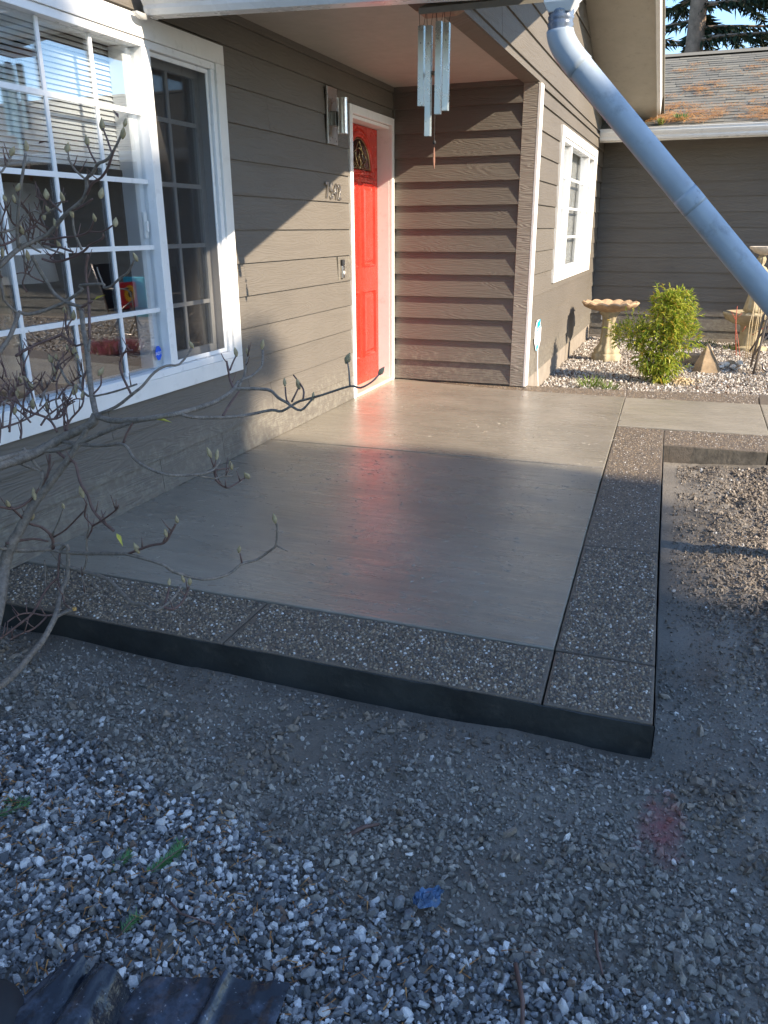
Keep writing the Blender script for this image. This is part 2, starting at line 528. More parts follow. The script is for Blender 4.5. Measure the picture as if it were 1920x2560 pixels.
M_glass = glass_mat('window_glass', (.94, .96, .97), .19)
M_sideglass = glass_mat('clear_window_glass', (.95, .96, .96), .05)
M_fanglass = glass_mat('textured_door_glass', (.5, .52, .48), .12, .12)
def screen_mat():
    m = bpy.data.materials.new('insect_screen'); m.use_nodes = True
    nt = m.node_tree; nt.nodes.clear()
    out = nt.nodes.new('ShaderNodeOutputMaterial')
    tr = N(nt, 'ShaderNodeBsdfTransparent'); df = N(nt, 'ShaderNodeBsdfDiffuse'); df.inputs[0].default_value = (.055, .052, .05, 1)
    mx = nt.nodes.new('ShaderNodeMixShader'); mx.inputs[0].default_value = .62
    nt.links.new(tr.outputs[0], mx.inputs[1]); nt.links.new(df.outputs[0], mx.inputs[2]); nt.links.new(mx.outputs[0], out.inputs[0])
    return m
M_screen = screen_mat()
def plastic_sheet():
    m, nt, b = newmat('black_plastic_sheet')
    v = coords(nt)
    b.inputs['Base Color'].default_value = (.020, .022, .028, 1)
    sp = noise_(nt, v, 90, 2, .5)
    wh = noise_(nt, v, 11, 5, .65)
    cc = mixc(nt, ramp(nt, wh, [(.5, 0.0), (.62, .45), (.68, .12)]), (.018, .02, .027), (.11, .13, .18))
    cc = mixc(nt, ramp(nt, sp, [(.68, 0.0), (.74, .5)]), cc, (.4, .42, .45))
    nt.links.new(cc, b.inputs['Base Color'])
    b.inputs['Roughness'].default_value = .22
    bump_(nt, b, noise_(nt, v, 12, 5, .6), .35, .02)
    return m
M_sheet = plastic_sheet()
M_shingle = per_object('roof_shingle', [(0, (.195, .185, .155)), (.3, (.225, .212, .175)), (.6, (.255, .238, .19)), (.85, (.21, .20, .168))], .9, bump=.6, bscale=160)
M_shingle2 = per_island('roof_shingle_far', [(0, (.195, .185, .155)), (.3, (.225, .212, .175)), (.6, (.255, .238, .19)), (.85, (.21, .20, .168))], .9, bump=.6, bscale=160)

# ------------------------------------------------------------------ the house
EXPO = 0.184
house = thing('house', 'taupe lap-sided house with covered porch, red front door and gabled eave', 'house', (0, 0, 0))

def surf(axis, s, z, t):
    """point on a wall plane; t = distance proud of the plane"""
    if axis == 'A': return (t, s, z)
    if axis == 'B': return (s, -t, z)
    if axis == 'C': return (1.2 + t, s, z)
    if axis == 'D': return (s, 4.70 - t, z)

def clip(poly, a, b, c):
    """keep a*s + b*z <= c"""
    out = []
    for i in range(len(poly)):
        p, q = poly[i], poly[(i + 1) % len(poly)]
        dp, dq = a * p[0] + b * p[1] - c, a * q[0] + b * q[1] - c
        if dp <= 0: out.append(p)
        if dp * dq < 0:
            t = dp / (dp - dq)
            out.append((p[0] + (q[0] - p[0]) * t, p[1] + (q[1] - p[1]) * t))
    return out

def board(axis, poly, ztop, parent, mat=M_siding):
    mb = MB(); n = len(poly)
    jit = random.uniform(0, .0012)
    fr = [surf(axis, s, z, .004 + jit + (.027 if axis == 'B' else .0135) * (ztop - z) / EXPO) for s, z in poly]
    bk = [surf(axis, s, z, -.001) for s, z in poly]
    fs = [tuple(range(n)), tuple(range(2 * n - 1, n - 1, -1))] + [(i, i + n, (i + 1) % n + n, (i + 1) % n) for i in range(n)]
    mb.add(fr + bk, fs)
    return mb.build('siding_board', mat, parent)

def siding(axis, s0, s1, z0, z1, parent, holes=(), joints=None, gable=None):
    k0 = math.floor(z0 / EXPO); k1 = math.ceil(z1 / EXPO)
    for k in range(k0, k1):
        a, b = max(z0, k * EXPO + .0005), min(z1, (k + 1) * EXPO)
        if b - a < .004: continue
        zt = (k + 1) * EXPO
        rects = [(s0, s1, a, b)]
        for (h0, h1, g0, g1) in holes:
            new = []
            for (p, q, c, d) in rects:
                if q <= h0 or p >= h1 or d <= g0 or c >= g1: new.append((p, q, c, d)); continue
                if p < h0: new.append((p, h0, c, d))
                if q > h1: new.append((h1, q, c, d))
                m0, m1 = max(p, h0), min(q, h1)
                if c < g0: new.append((m0, m1, c, g0))
                if d > g1: new.append((m0, m1, g1, d))
            rects = new
        js = sorted(joints.get(k, ())) if joints else []
        for (p, q, c, d) in rects:
            cuts = [p] + [j for j in js if p + .05 < j < q - .05] + [q]
            for i in range(len(cuts) - 1):
                u0 = cuts[i] + (.0012 if i else 0); u1 = cuts[i + 1] - (.0012 if i < len(cuts) - 2 else 0)
                poly = [(u0, c), (u1, c), (u1, d), (u0, d)]
                if gable:
                    for g in gable: poly = clip(poly, *g) if len(poly) > 2 else []
                    if len(poly) < 3: continue
                if u1 - u0 > .012 and d - c > .004: board(axis, poly, zt, parent)

RY, RZ, RS = 1.177, 3.658, 0.36                     # ridge of the gable, rake slope
def rake(y): return RZ - RS * abs(y - RY)

# wall cores
mb = MB()
mb.box(-.14, -.002, -9, -5.32, -.25, 2.75).box(-.14, -.002, -5.32, -2.78, -.25, .575).box(-.14, -.002, -5.32, -2.78, 2.115, 2.75)
mb.box(-.14, -.002, -2.78, -.95, -.25, 2.6).box(-.14, -.002, -.95, -.04, 2.085, 2.6).box(-.14, -.002, -.04, .0, -.25, 2.6)
mb.box(-.14, 1.05, .002, .14, -.25, 2.6)
mb.box(1.05, 1.198, .002, 1.22, -.3, 2.34).box(1.05, 1.198, 1.22, 3.78, -.3, .87).box(1.05, 1.198, 1.22, 3.78, 2.09, 2.34).box(1.05, 1.198, 3.78, 4.70, -.3, 2.34)
mb.box(-.14, -.02, -.95, -.04, -.25, -.001)
mb.prism([(1.198, -3.2, 2.343), (1.198, 4.70, 2.343), (1.198, 4.70, rake(4.70) + .08), (1.198, RY, RZ + .08), (1.198, -3.2, max(2.35, rake(-3.2) + .08))], (-.12, 0, 0))
mb.build('wall', M_siding, house)

# siding
DOOR_H = (-.985, .02, -.3, 2.142)
WIN_H = (-5.42, -2.70, .505, 2.192)
siding('A', -8.9, -3.45, -.12, 2.75, house, [WIN_H], {1: [-3.0, -5.9], 2: [-3.9], 0: [-3.55], 3: [-6.6]})
siding('A', -3.45, -.006, 0.003, 2.33, house, [WIN_H, DOOR_H], {0: [-2.95], 1: [-2.33], 2: [-2.62], 5: [], 8: [], 10: [-2.2]})
siding('B', .012, 1.083, .012, 2.33, house)
siding('C', .095, 4.685, .045, 2.335, house, [(1.10, 3.90, .79, 2.166)])
siding('C', -3.2, 4.685, 2.345, 3.7, house, gable=[(-RS, 1, RZ - RS * RY - .0), (RS, 1, RZ + RS * RY)],
       joints={13: [-1.4], 14: [1.6], 15: [.2]})
MB().box(1.2, 1.206, .095, 4.685, -.3, .043).build('foundation', simple('painted_foundation', (.25, .215, .175), .8, bump=.4, bscale=90), house)

# frieze strips under the porch ceiling, corner boards
mb = MB(); mb.box(.002, .022, -3.2, -.03, 2.331, 2.372).box(.002, 1.083, -.022, -.002, 2.331, 2.372)
mb.build('frieze_strip', M_siding, house)
MB().box(.001, .024, -.028, -.003, .002, 2.33).build('corner_strip', M_siding, house)
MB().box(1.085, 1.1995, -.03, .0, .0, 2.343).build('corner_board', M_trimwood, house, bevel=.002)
MB().box(1.2005, 1.222, -.031, .093, .0, 2.338).build('corner_board', M_white, house, bevel=.002)  # sunlight on this side of the board is put into its white colour
mb = MB(); mb.box(1.2185, 1.226, .1, 4.48, 2.318, 2.343).build('band_strip', M_siding, house)

# porch ceiling, fascia, soffits, rake boards
MB().box(.0, 1.1985, -3.24, .0, 2.372, 2.41).build('porch_ceiling', M_ceiling, house)
mb = MB(); mb.box(-.02, 1.86, -3.32, -3.245, 2.245, 2.372); mb.build('fascia_board', M_white, house)
def slope_strip(x0, x1, y0, y1, dz0, dz1):
    m = MB()
    m.add([(x, y, rake(y) + dz) for x in (x0, x1) for y in (y0, y1) for dz in (dz0, dz1)],
          [(0, 1, 3, 2), (4, 6, 7, 5), (0, 2, 6, 4), (1, 5, 7, 3), (0, 4, 5, 1), (2, 3, 7, 6)])
    return m
slope_strip(1.203, 1.849, -3.0, RY, .025, .05).build('soffit', M_soffit, house)
slope_strip(1.203, 1.849, RY, 4.46, .025, .05).build('soffit', M_soffit, house)
slope_strip(1.85, 1.89, -3.0, RY, 0, .19).build('rake_board', M_white, house)
slope_strip(1.85, 1.89, RY, 4.22, 0, .19).build('rake_board', M_white, house)
slope_strip(1.835, 1.848, RY, 4.22, .0, .03).build('soffit_moulding', M_soffit, house)
mb = MB()
for (ya, yb) in ((-3.36, RY), (RY, 4.9)):
    s = slope_strip(-6.5, 1.915, ya, yb, .192, .235); mb.add(s.v, s.f)
mb.build('roof', M_shingle2, house)
MB().box(-6.5, .12, -9.3, -3.42, 2.80, 2.92).build('roof', M_shingle2, house)

# gutter over the porch
def gutter_mesh(x0, x1, y, z0, z1, end0=True, end1=True, flip=1):
    prof = [(0, .12), (0, .0), (.075, .0), (.088, .022), (.088, .038), (.108, .062), (.120, .085), (.120, .112), (.128, .116), (.128, .124), (.112, .124), (.110, .10), (.012, .10), (.010, .12)]
    m = MB(); n = len(prof)
    v = [(x, y - d * flip, z + h) for x, z in ((x0, z0), (x1, z1)) for d, h in prof]
    f = [(i, (i + 1) % n, (i + 1) % n + n, i + n) for i in range(n)] + [tuple(range(n - 1, -1, -1)), tuple(range(n, 2 * n))]
    m.add(v, f)
    return m
gut = gutter_mesh(.07, 1.96, -3.322, 2.187, 2.120).build('gutter', M_gutter, house)
mb = gutter_mesh(.058, .07, -3.320, 2.184, 2.184); mb.build('end_cap', M_gutter, gut)
mb = MB(); mb.add([(.05 + .012 * k, -3.37 + .05 * math.cos(a) - .06, 2.188 + .022 * math.sin(a)) for k in (0, 2) for a in [PI + i * PI / 8 for i in range(9)]],
       [(i, i + 1, i + 10, i + 9) for i in range(8)] + [tuple(range(9)), tuple(range(17, 8, -1))])
mb.build('gutter_seal', M_gutter, gut, True)

# rooms behind the glass
def room(x0, x1, y0, y1, z0, z1, openside):
    m = MB(); t = .05
    if openside != 'x1': m.box(x1, x1 + t, y0 - t, y1 + t, z0, z1)
    m.box(x0 - t, x0, y0 - t, y1 + t, z0, z1)
    m.box(x0 - t, x1, y0 - t, y0, z0, z1).box(x0 - t, x1, y1, y1 + t, z0, z1)
    m.box(x0 - t, x1, y0 - t, y1 + t, z0 - t, z0).box(x0 - t, x1, y0 - t, y1 + t, z1, z1 + t)
    return m
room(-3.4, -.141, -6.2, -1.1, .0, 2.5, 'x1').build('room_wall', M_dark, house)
room(-.05, 1.049, .9, 4.1, .0, 2.33, 'x1').build('room_wall', simple('pale_room_paint', (.4, .38, .34), .8), house)

# the big sliding window on the porch side wall
win = MB()
Y0, Y1, Z0, Z1 = -5.32, -2.79, .595, 2.10
for (a, b, c, d) in ((-5.415, -2.705, 2.102, 2.192), (-5.415, -2.705, .508, .592)):
    win.box(.0, .034, a, b, c, d)
win.box(.0, .034, -2.788, -2.705, .593, 2.101).box(.0, .034, -5.415, -5.322, .593, 2.101)
win = win.build('window', M_white, house, bevel=.003)
mb = MB()
mb.box(-.11, .026, -5.321, -2.789, 2.068, 2.101).box(-.11, .030, -5.321, -2.789, .593, .628)
mb.box(-.11, .022, -2.825, -2.789, .628, 2.068).box(-.11, .022, -5.321, -5.287, .628, 2.068)
mb.box(-.11, .028, -3.405, -3.345, .628, 2.068).box(-.11, .028, -4.70, -4.64, .628, 2.068)
mb.build('frame', M_vinyl, win, bevel=.003)
# sash of the right-hand panel, set back behind the screen
mb = MB()
mb.box(-.085, -.055, -3.345, -2.825, 2.02, 2.068).box(-.085, -.055, -3.345, -2.825, .628, .678).box(-.085, -.055, -2.87, -2.825, .678, 2.02)
mb.box(-.005, .006, -3.342, -2.828, 2.045, 2.066).box(-.005, .006, -3.342, -2.828, .63, .652).box(-.005, .006, -2.848, -2.828, .652, 2.045).box(-.005, .006, -3.342, -3.322, .652, 2.045)
mb.build('sash', M_vinyl, win, bevel=.002)
MB().add([(.0, -3.325, .65), (.0, -2.845, .65), (.0, -2.845, 2.047), (.0, -3.325, 2.047)], [(0, 1, 2, 3)]).build('insect_screen', M_screen, win)
def pane(x, a, b, c, d): return MB().box(x - .003, x + .003, a, b, c, d).build('pane', M_glass, win)
pane(-.02, -4.64, -3.405, .629, 2.067); pane(-.07, -3.345, -2.871, .679, 2.019); pane(-.07, -5.286, -4.70, .629, 2.067)
def muntin(x, a, b, c, d): return MB().box(x - .004, x + .004, a, b, c, d).build('muntin', M_vinyl, win)
rows = (.915, 1.21, 1.505, 1.80)
for z in rows:
    muntin(-.012, -4.64, -3.405, z - .0105, z + .0105); muntin(-.062, -3.345, -2.871, z - .0105, z + .0105); muntin(-.062, -5.286, -4.70, z - .0105, z + .0105)
for y in (-3.71, -4.015, -4.32):
    muntin(-.0125, y - .0095, y + .0095, .63, 2.066)
muntin(-.0625, -3.117, -3.098, .68, 2.018); muntin(-.0625, -5.01, -4.99, .63, 2.066)
mb = MB()
for i in range(27):
    z = 1.565 + i * .0205
    mb.add([(-.108, -4.66, z - .0085), (-.117, -4.66, z + .0085), (-.117, -3.40, z + .0085), (-.108, -3.40, z - .0085)], [(0, 1, 2, 3)])
o = mb.build('blind', M_blind, win); o['kind'] = 'stuff'
MB().box(-.13, -.10, -4.66, -3.40, 1.525, 1.555).build('blind_rail', M_black, win, bevel=.005)
mb = MB(); mb.box(-.11, -.035, -3.47, -3.406, .63, 2.066); mb.build('sash', M_vinyl, win, bevel=.003)
mb = MB(); mb.box(-.034, -.022, -3.445, -3.42, 1.25, 1.37).box(-.022, -.010, -3.440, -3.428, 1.28, 1.33).build('latch', M_white, win, bevel=.003)

# small window in the gable wall
w2 = MB()
w2.box(1.2, 1.233, 1.105, 3.895, 2.082, 2.163).box(1.2, 1.233, 1.105, 3.895, .793, .872).box(1.2, 1.233, 1.105, 1.218, .8722, 2.0818).box(1.2, 1.233, 3.782, 3.895, .8722, 2.0818)
w2 = w2.build('window', M_white, house, bevel=.003)
mb = MB()
mb.box(1.12, 1.222, 1.219, 3.781, 2.045, 2.081).box(1.12, 1.222, 1.219, 3.781, .873, .91)
for y in (1.219, 1.80, 3.20, 3.731):
    mb.box(1.12, 1.220, y, y + .05, .911, 2.044)
mb.build('frame', M_vinyl, w2, bevel=.003)
for (a, b) in ((1.27, 1.799), (1.851, 3.199), (3.251, 3.73)):
    MB().box(1.168, 1.174, a, b, .912, 2.043).build('pane', M_sideglass, w2)
    for z in (1.20, 1.48, 1.76):
        MB().box(1.176, 1.184, a, b, z - .011, z + .011).build('muntin', M_vinyl, w2)
mb = MB()
for i in range(24):
    y = 1.25 + i * .107
    mb.add([(1.075, y, .9), (1.095, y + .092, .9), (1.095, y + .092, 2.07), (1.075, y, 2.07)], [(0, 1, 2, 3)])
o = mb.build('vertical_blind', M_blind, w2); o['kind'] = 'stuff'

# front door with its frame
df = MB()
df.box(.0, .026, -.982, -.925, .0, 2.14).box(.0, .026, -.0865, -.030, .0, 2.14).box(.0, .026, -.9248, -.0867, 2.082, 2.14)
df = df.build('door_frame', M_white, house, bevel=.004)
mb = MB(); mb.box(-.155, -.001, -.944, -.921, .0, 2.082).box(-.155, -.001, -.0885, -.045, .0, 2.082).box(-.155, -.001, -.920, -.0887, 2.058, 2.0818)
mb.box(-.16, -.15, -.92, -.0887, .03, 2.058)
mb.build('jamb', M_white, df, bevel=.002)
MB().box(-.155, .03, -.921, -.0887, .0, .028).build('threshold', simple('pale_threshold', (.6, .5, .4), .4), df, bevel=.004)
DX = -.105
door = MB().box(DX - .044, DX, -.918, -.0915, .034, 2.055).build('door', M_door, house, bevel=.002)
def ring(a, b, c, d, w, h):
    m = MB(); x0, x1 = DX + .0003, DX + h
    outer = [(a, c), (b, c), (b, d), (a, d)]; inner = [(a + w, c + w), (b - w, c + w), (b - w, d - w), (a + w, d - w)]
    mid = [(a + w * .5, c + w * .5), (b - w * .5, c + w * .5), (b - w * .5, d - w * .5), (a + w * .5, d - w * .5)]
    v = [(x0, *p) for p in outer] + [(x1, *p) for p in mid] + [(x0 - .002, *p) for p in inner]
    f = []
    for i in range(4):
        j = (i + 1) % 4
        f += [(i, j, j + 4, i + 4), (i + 4, j + 4, j + 8, i + 8)]
    m.add(v, f)
    i2 = [(a + w * 1.6, c + w * 1.6), (b - w * 1.6, c + w * 1.6), (b - w * 1.6, d - w * 1.6), (a + w * 1.6, d - w * 1.6)]
    i3 = [(a + w * 2.4, c + w * 2.4), (b - w * 2.4, c + w * 2.4), (b - w * 2.4, d - w * 2.4), (a + w * 2.4, d - w * 2.4)]
    v = [(x0, *p) for p in i2] + [(DX + h * .8, *p) for p in i3]
    m.add(v, [(i, (i + 1) % 4, (i + 1) % 4 + 4, i + 4) for i in range(4)] + [(4, 5, 6, 7)])
    return m
for (a, b) in ((-.83, -.55), (-.46, -.18)):
    ring(a, b, .985, 1.645, .026, .018).build('panel', M_door, door)
    ring(a, b, .245, .805, .026, .018).build('panel', M_door, door)
# half-round fan light
FC, FZ, FR = -.505, 1.725, .262
arc = [(FC + FR * math.cos(a), FZ + FR * 1.0 * math.sin(a)) for a in [PI * i / 24 for i in range(25)]]
path = [(DX + .004, y, z) for y, z in arc]
mb = MB(); mb.tube(path, .022, 8); mb.tube([(DX + .004, FC - FR - .03, FZ - .012), (DX + .004, FC + FR + .03, FZ - .012)], .020, 8)
arc2 = [(FC + (FR + .05) * math.cos(a), FZ + (FR + .05) * math.sin(a)) for a in [PI * i / 24 for i in range(25)]]
mb.tube([(DX - .001, y, z) for y, z in arc2], .012, 6); mb.tube([(DX - .001, FC - FR - .07, FZ - .05), (DX - .001, FC + FR + .07, FZ - .05)], .012, 6)
mb.build('fan_moulding', M_door, door, True)
MB().prism([(DX + .004, y, z) for y, z in arc], (-.003, 0, 0)).build('fan_glass', M_fanglass, door)
mb = MB()
mb.tube([(DX + .006, FC + (FR - .03) * math.cos(a), FZ + (FR - .03) * math.sin(a)) for a in [PI * i / 20 for i in range(21)]], .0035, 5)
mb.tube([(DX + .006, FC - FR + .03, FZ + .016), (DX + .006, FC + FR - .03, FZ + .016)], .003, 5)
for k in (-1, 1):
    for w_, h_ in ((.07, .20), (.15, .15)):
        mb.tube([(DX + .006, FC + k * w_ * math.sin(t * PI), FZ + .016 + h_ * t) for t in [i / 10 for i in range(11)]], .003, 5)
        mb.tube([(DX + .006, FC + k * (w_ * 1.2 * (1 - t)), FZ + .016 + h_ * .6 * t * t) for t in [i / 8 for i in range(9)]], .0025, 5)
mb.build('lead_came', M_lead, door, True)
mb = MB(); mb.lathe([(.0, .0), (.032, .0), (.032, .006), (.02, .012)], (0, 0, 0), 16)
mb2 = MB()
for p in mb.v: mb2.v.append((DX + p[2], -.86 + p[0], .95 + p[1]))
mb2.f = mb.f; mb2.mi = mb.mi
mb2.tube([(DX + .01, -.86, .95), (DX + .05, -.86, .95)], .012, 10); mb2.lathe([(.002, -.028), (.022, -.02), (.03, 0), (.022, .02), (.002, .028)], (DX + .06, -.86, .95), 14)
mb2.build('door_knob', M_steel, door, True)

# wall lamp, house number, bell, window sticker
lamp = thing('wall_light', 'brushed steel wall light with flat backplate and vertical cylinder beside the red door', 'wall light', (0.02, -1.31, 2.02))
MB().box(.021, .033, -1.388, -1.222, 1.842, 2.195).build('backplate', M_steel, lamp, bevel=.002)
MB().box(.0332, .075, -1.345, -1.265, 1.955, 2.045).build('bracket', M_steel2, lamp, bevel=.004)
mb = MB(); mb.lathe([(.0, 1.905), (.040, 1.905), (.040, 1.912), (.037, 1.913), (.037, 2.118), (.040, 2.119), (.040, 2.126), (.030, 2.126), (.03, 2.10), (.0, 2.10)], (.108, -1.305, 0), 24)
mb.build('cylinder_shade', M_steel, lamp, True, angle=.6)

def text_to_mesh(o):
    bpy.context.view_layer.update()
    me = bpy.data.meshes.new_from_object(o.evaluated_get(bpy.context.evaluated_depsgraph_get()))
    n = bpy.data.objects.new(o.name, me); nm = o.name
    par, loc, rot, sca = o.parent, o.location.copy(), o.rotation_euler.copy(), o.scale.copy()
    bpy.data.objects.remove(o); n.name = nm
    col.objects.link(n); n.parent = par; n.location = loc; n.rotation_euler = rot; n.scale = sca
    return n

num = thing('house_number', 'pale metal house number 7542 fixed on the taupe siding', 'house number', (.012, -1.40, 1.49))
for i, ch in enumerate('7542'):
    cu = bpy.data.curves.new('digit', 'FONT'); cu.body = ch; cu.size = .148; cu.extrude = .004; cu.bevel_depth = .0008
    cu.materials.append(M_steel)
    o = bpy.data.objects.new('digit', cu); col.objects.link(o); o.parent = num
    o.rotation_euler = (PI / 2, 0, PI / 2); o.scale = (.78, 1, 1)
    o.location = (.012, -.035 + i * .070, .004 - .002 * i)
    text_to_mesh(o)

bell = thing('doorbell', 'slim two-tone doorbell with black top and silver front left of the door', 'doorbell', (.02, -1.175, 1.01))
mb = MB(); mb.box(.006, .020, -1.235, -1.0, .928, 1.098); mb.build('mounting_block', M_siding, bell, bevel=.002)
MB().box(.0203, .040, -1.197, -1.153, 1.035, 1.077).build('camera_cover', M_black, bell, bevel=.006)
mb = MB(); mb.box(.0203, .039, -1.197, -1.153, .945, 1.0345); mb.build('front_plate', M_steel, bell, bevel=.005)
mb = MB(); mb.tube([(.0395, -1.175, .985), (.0425, -1.175, .985)], .012, 16); mb.build('button', M_white, bell)
mb = MB(); mb.tube([(.0405, -1.172, 1.05), (.0425, -1.172, 1.05)], .007, 12); mb.build('lens', M_steel2, bell)

st = thing('window_sticker', 'small blue octagonal sticker in the lower corner of the big window', 'sticker', (-.013, -3.44, .70))
oc = [(-.0165, -3.445 + .025 * math.cos(PI / 8 + i * PI / 4), .705 + .038 * math.sin(PI / 8 + i * PI / 4)) for i in range(8)]
MB().prism([(p[0] + .002, p[1], p[2]) for p in oc], (-.0015, 0, 0)).build('sheet', M_stickerblue, st)
cu = bpy.data.curves.new('lettering', 'FONT'); cu.body = 'ADT'; cu.size = .024; cu.align_x = 'CENTER'; cu.extrude = .0003; cu.materials.append(M_signwhite)
o = bpy.data.objects.new('lettering', cu); col.objects.link(o); o.parent = st
o.rotation_euler = (PI / 2, 0, PI / 2); o.location = (-.001, -.005, -.005)
text_to_mesh(o)

# lamp shade inside the room
ls = thing('table_lamp', 'white drum shade table lamp seen through the big window', 'lamp', (-.75, -3.75, 0.5))
mb = MB(); mb.lathe([(.27, 1.05), (.22, 1.50), (.215, 1.50), (.262, 1.05)], (-.75, -3.66, 0), 28); mb.build('lamp_shade', M_shadefabric, ls, True)
mb = MB(); mb.lathe([(.09, .5), (.09, .53), (.02, .56), (.05, .75), (.02, .95), (.012, 1.2)], (-.75, -3.66, 0), 18); mb.build('lamp_base', M_stonecast, ls, True)
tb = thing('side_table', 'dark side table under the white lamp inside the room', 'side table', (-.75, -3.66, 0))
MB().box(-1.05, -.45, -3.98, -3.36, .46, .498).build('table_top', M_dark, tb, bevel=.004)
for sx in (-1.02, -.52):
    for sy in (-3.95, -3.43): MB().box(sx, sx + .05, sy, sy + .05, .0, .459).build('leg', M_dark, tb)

# wind chime
ch = thing('wind_chime', 'wind chime of four square metal tubes hanging from a wooden top under the gutter', 'wind chime', (1.225, -2.8, 2.30))
cx, cy = 1.225, -2.80
mb = MB()
za = 2.222
mb.add([(cx - .075, cy - .075, za), (cx + .075, cy - .075, za), (cx + .075, cy + .075, za), (cx - .075, cy + .075, za),
        (cx - .105, cy - .105, za + .022), (cx + .105, cy - .105, za + .022), (cx + .105, cy + .105, za + .022), (cx - .105, cy + .105, za + .022),
        (cx - .105, cy - .105, za + .030), (cx + .105, cy - .105, za + .030), (cx + .105, cy + .105, za + .030), (cx - .105, cy + .105, za + .030)],
       [(3, 2, 1, 0), (0, 1, 5, 4), (1, 2, 6, 5), (2, 3, 7, 6), (3, 0, 4, 7), (4, 5, 9, 8), (5, 6, 10, 9), (6, 7, 11, 10), (7, 4, 8, 11), (8, 9, 10, 11)])
mb.build('top_plate', M_wood, ch, bevel=.002)
tubes = [(-.060, -.035, 2.170, 1.838), (-.018, -.055, 2.163, 1.705), (.022, -.030, 2.183, 1.800), (.062, -.040, 2.173, 1.812)]
for dx_, dy_, zt, zb in tubes:
    h = .0135; m = MB(); x, y = cx + dx_, cy + dy_
    m.add([(x + a * h, y + b * h, z) for z in (zb, zt) for a, b in ((-1, -1), (1, -1), (1, 1), (-1, 1))] +
          [(x + a * h * .86, y + b * h * .86, z) for z in (zb, zt) for a, b in ((-1, -1), (1, -1), (1, 1), (-1, 1))],
          [(0, 1, 5, 4), (1, 2, 6, 5), (2, 3, 7, 6), (3, 0, 4, 7), (9, 8, 12, 13), (10, 9, 13, 14), (11, 10, 14, 15), (8, 11, 15, 12)] +
          [(i, i + 8, (i + 1) % 4 + 8, (i + 1) % 4) for i in range(4)] + [(i + 4, (i + 1) % 4 + 4, (i + 1) % 4 + 12, i + 12) for i in range(4)])
    m.build('chime_tube', M_alu, ch)
mb = MB()
for dx_, dy_, zt, zb in tubes:
    for k in (-.016, .016):
        mb.tube([(cx + dx_ + k, cy + dy_ + .01, za + .002), (cx + dx_, cy + dy_ - .0142, zt - .075)], .0011, 4)
mb.tube([(cx - .002, cy, za), (cx - .002, cy, 1.60)], .001, 4)
for a, b in ((-.08, -.08), (.08, -.08), (.08, .08), (-.08, .08)): mb.tube([(cx + a, cy + b, za + .03), (cx, cy, 2.372)], .0012, 4)
mb.build('cord', M_cord, ch)
mb = MB(); mb.add([(cx - .002 + .034 * c, cy + .034 * s, z) for z in (1.965, 1.985) for c, s in ((1, 0), (0, 1), (-1, 0), (0, -1))],
                  [(3, 2, 1, 0), (4, 5, 6, 7)] + [(i, (i + 1) % 4, (i + 1) % 4 + 4, i + 4) for i in range(4)])
mb.build('striker', M_wood, ch, bevel=.003)
mb = MB(); mb.lathe([(.001, 1.672), (.007, 1.676), (.008, 1.682), (.007, 1.688), (.001, 1.692)], (cx - .002, cy, 0), 12); mb.build('bead', M_black, ch, True)
mb = MB(); mb.prism([(cx - .004, cy - .02 * w_, z) for w_, z in ((0.15, 1.660), (.5, 1.63), (.6, 1.595), (.15, 1.565), (-.15, 1.565), (-.6, 1.595), (-.5, 1.63), (-.15, 1.660))], (.004, 0, 0)); mb.build('sail', M_wood, ch)

# drain pipe led off the gutter
dp = thing('drain_pipe', 'pale blue-grey plastic drain pipe slanting down from the porch gutter outlet', 'drain pipe', (1.885, -3.345, 2.10))
mb = MB()
mb.add([(1.885 + a * w_, -3.345 + b * w_, z) for w_, z in ((.058, 2.135), (.058, 2.085), (.042, 2.055)) for a, b in ((-1, -1), (1, -1), (1, 1), (-1, 1))],
       [(0, 1, 2, 3), (11, 10, 9, 8)] + [(i + 4 * k, (i + 1) % 4 + 4 * k, (i + 1) % 4 + 4 * k + 4, i + 4 * k + 4) for k in range(2) for i in range(4)])
mb.build('outlet', M_gutter, dp, bevel=.004)
mb = MB()
mb.tube([(1.886, -3.345, 2.068 - .0085 * i) for i in range(10)], [.0475 + .0028 * math.sin(i * 2.4) for i in range(10)], 20); mb.build('tape_wrap', M_tape, dp, True)
p0 = Vector((1.886, -3.345, 2.0)); p1 = Vector((1.893, -3.345, 1.945)); p2 = Vector((1.972, -3.343, 1.868)); p3 = Vector((2.725, -3.312, 1.065))
dirp = (p3 - p2).normalized()
c1 = Vector((1.886, -3.345, 1.955))
elb = []
for i in range(11):
    t = i / 10
    elb.append((p0 * (1 - t) ** 2 + c1 * 2 * t * (1 - t) + (p2) * t * t))
mb = MB(); mb.tube(elb, [.0515] * 10 + [.0530], 24); mb.build('elbow', M_pvc, dp, True)
end = p2 + dirp * 2.55
mb = MB(); mb.tube([p2 - dirp * .03] + [p2 + dirp * (2.70 * i / 8) for i in range(9)], .0495, 28); mb.build('pipe', M_pvc, dp, True, angle=.8)
q = p2 + dirp * .66
# scuffed sleeve joint on the pipe
mb = MB(); mb.tube([q - dirp * .035, q - dirp * .02, q + dirp * .02, q + dirp * .035], [.0497, .0503, .0503, .0497], 28)
mb.build('scuffed_band', simple('scuffed_pvc', (.36, .42, .47), .40, var=.06, nscale=9, dirt=((.02, .02, .02), 1.0)), dp, True)

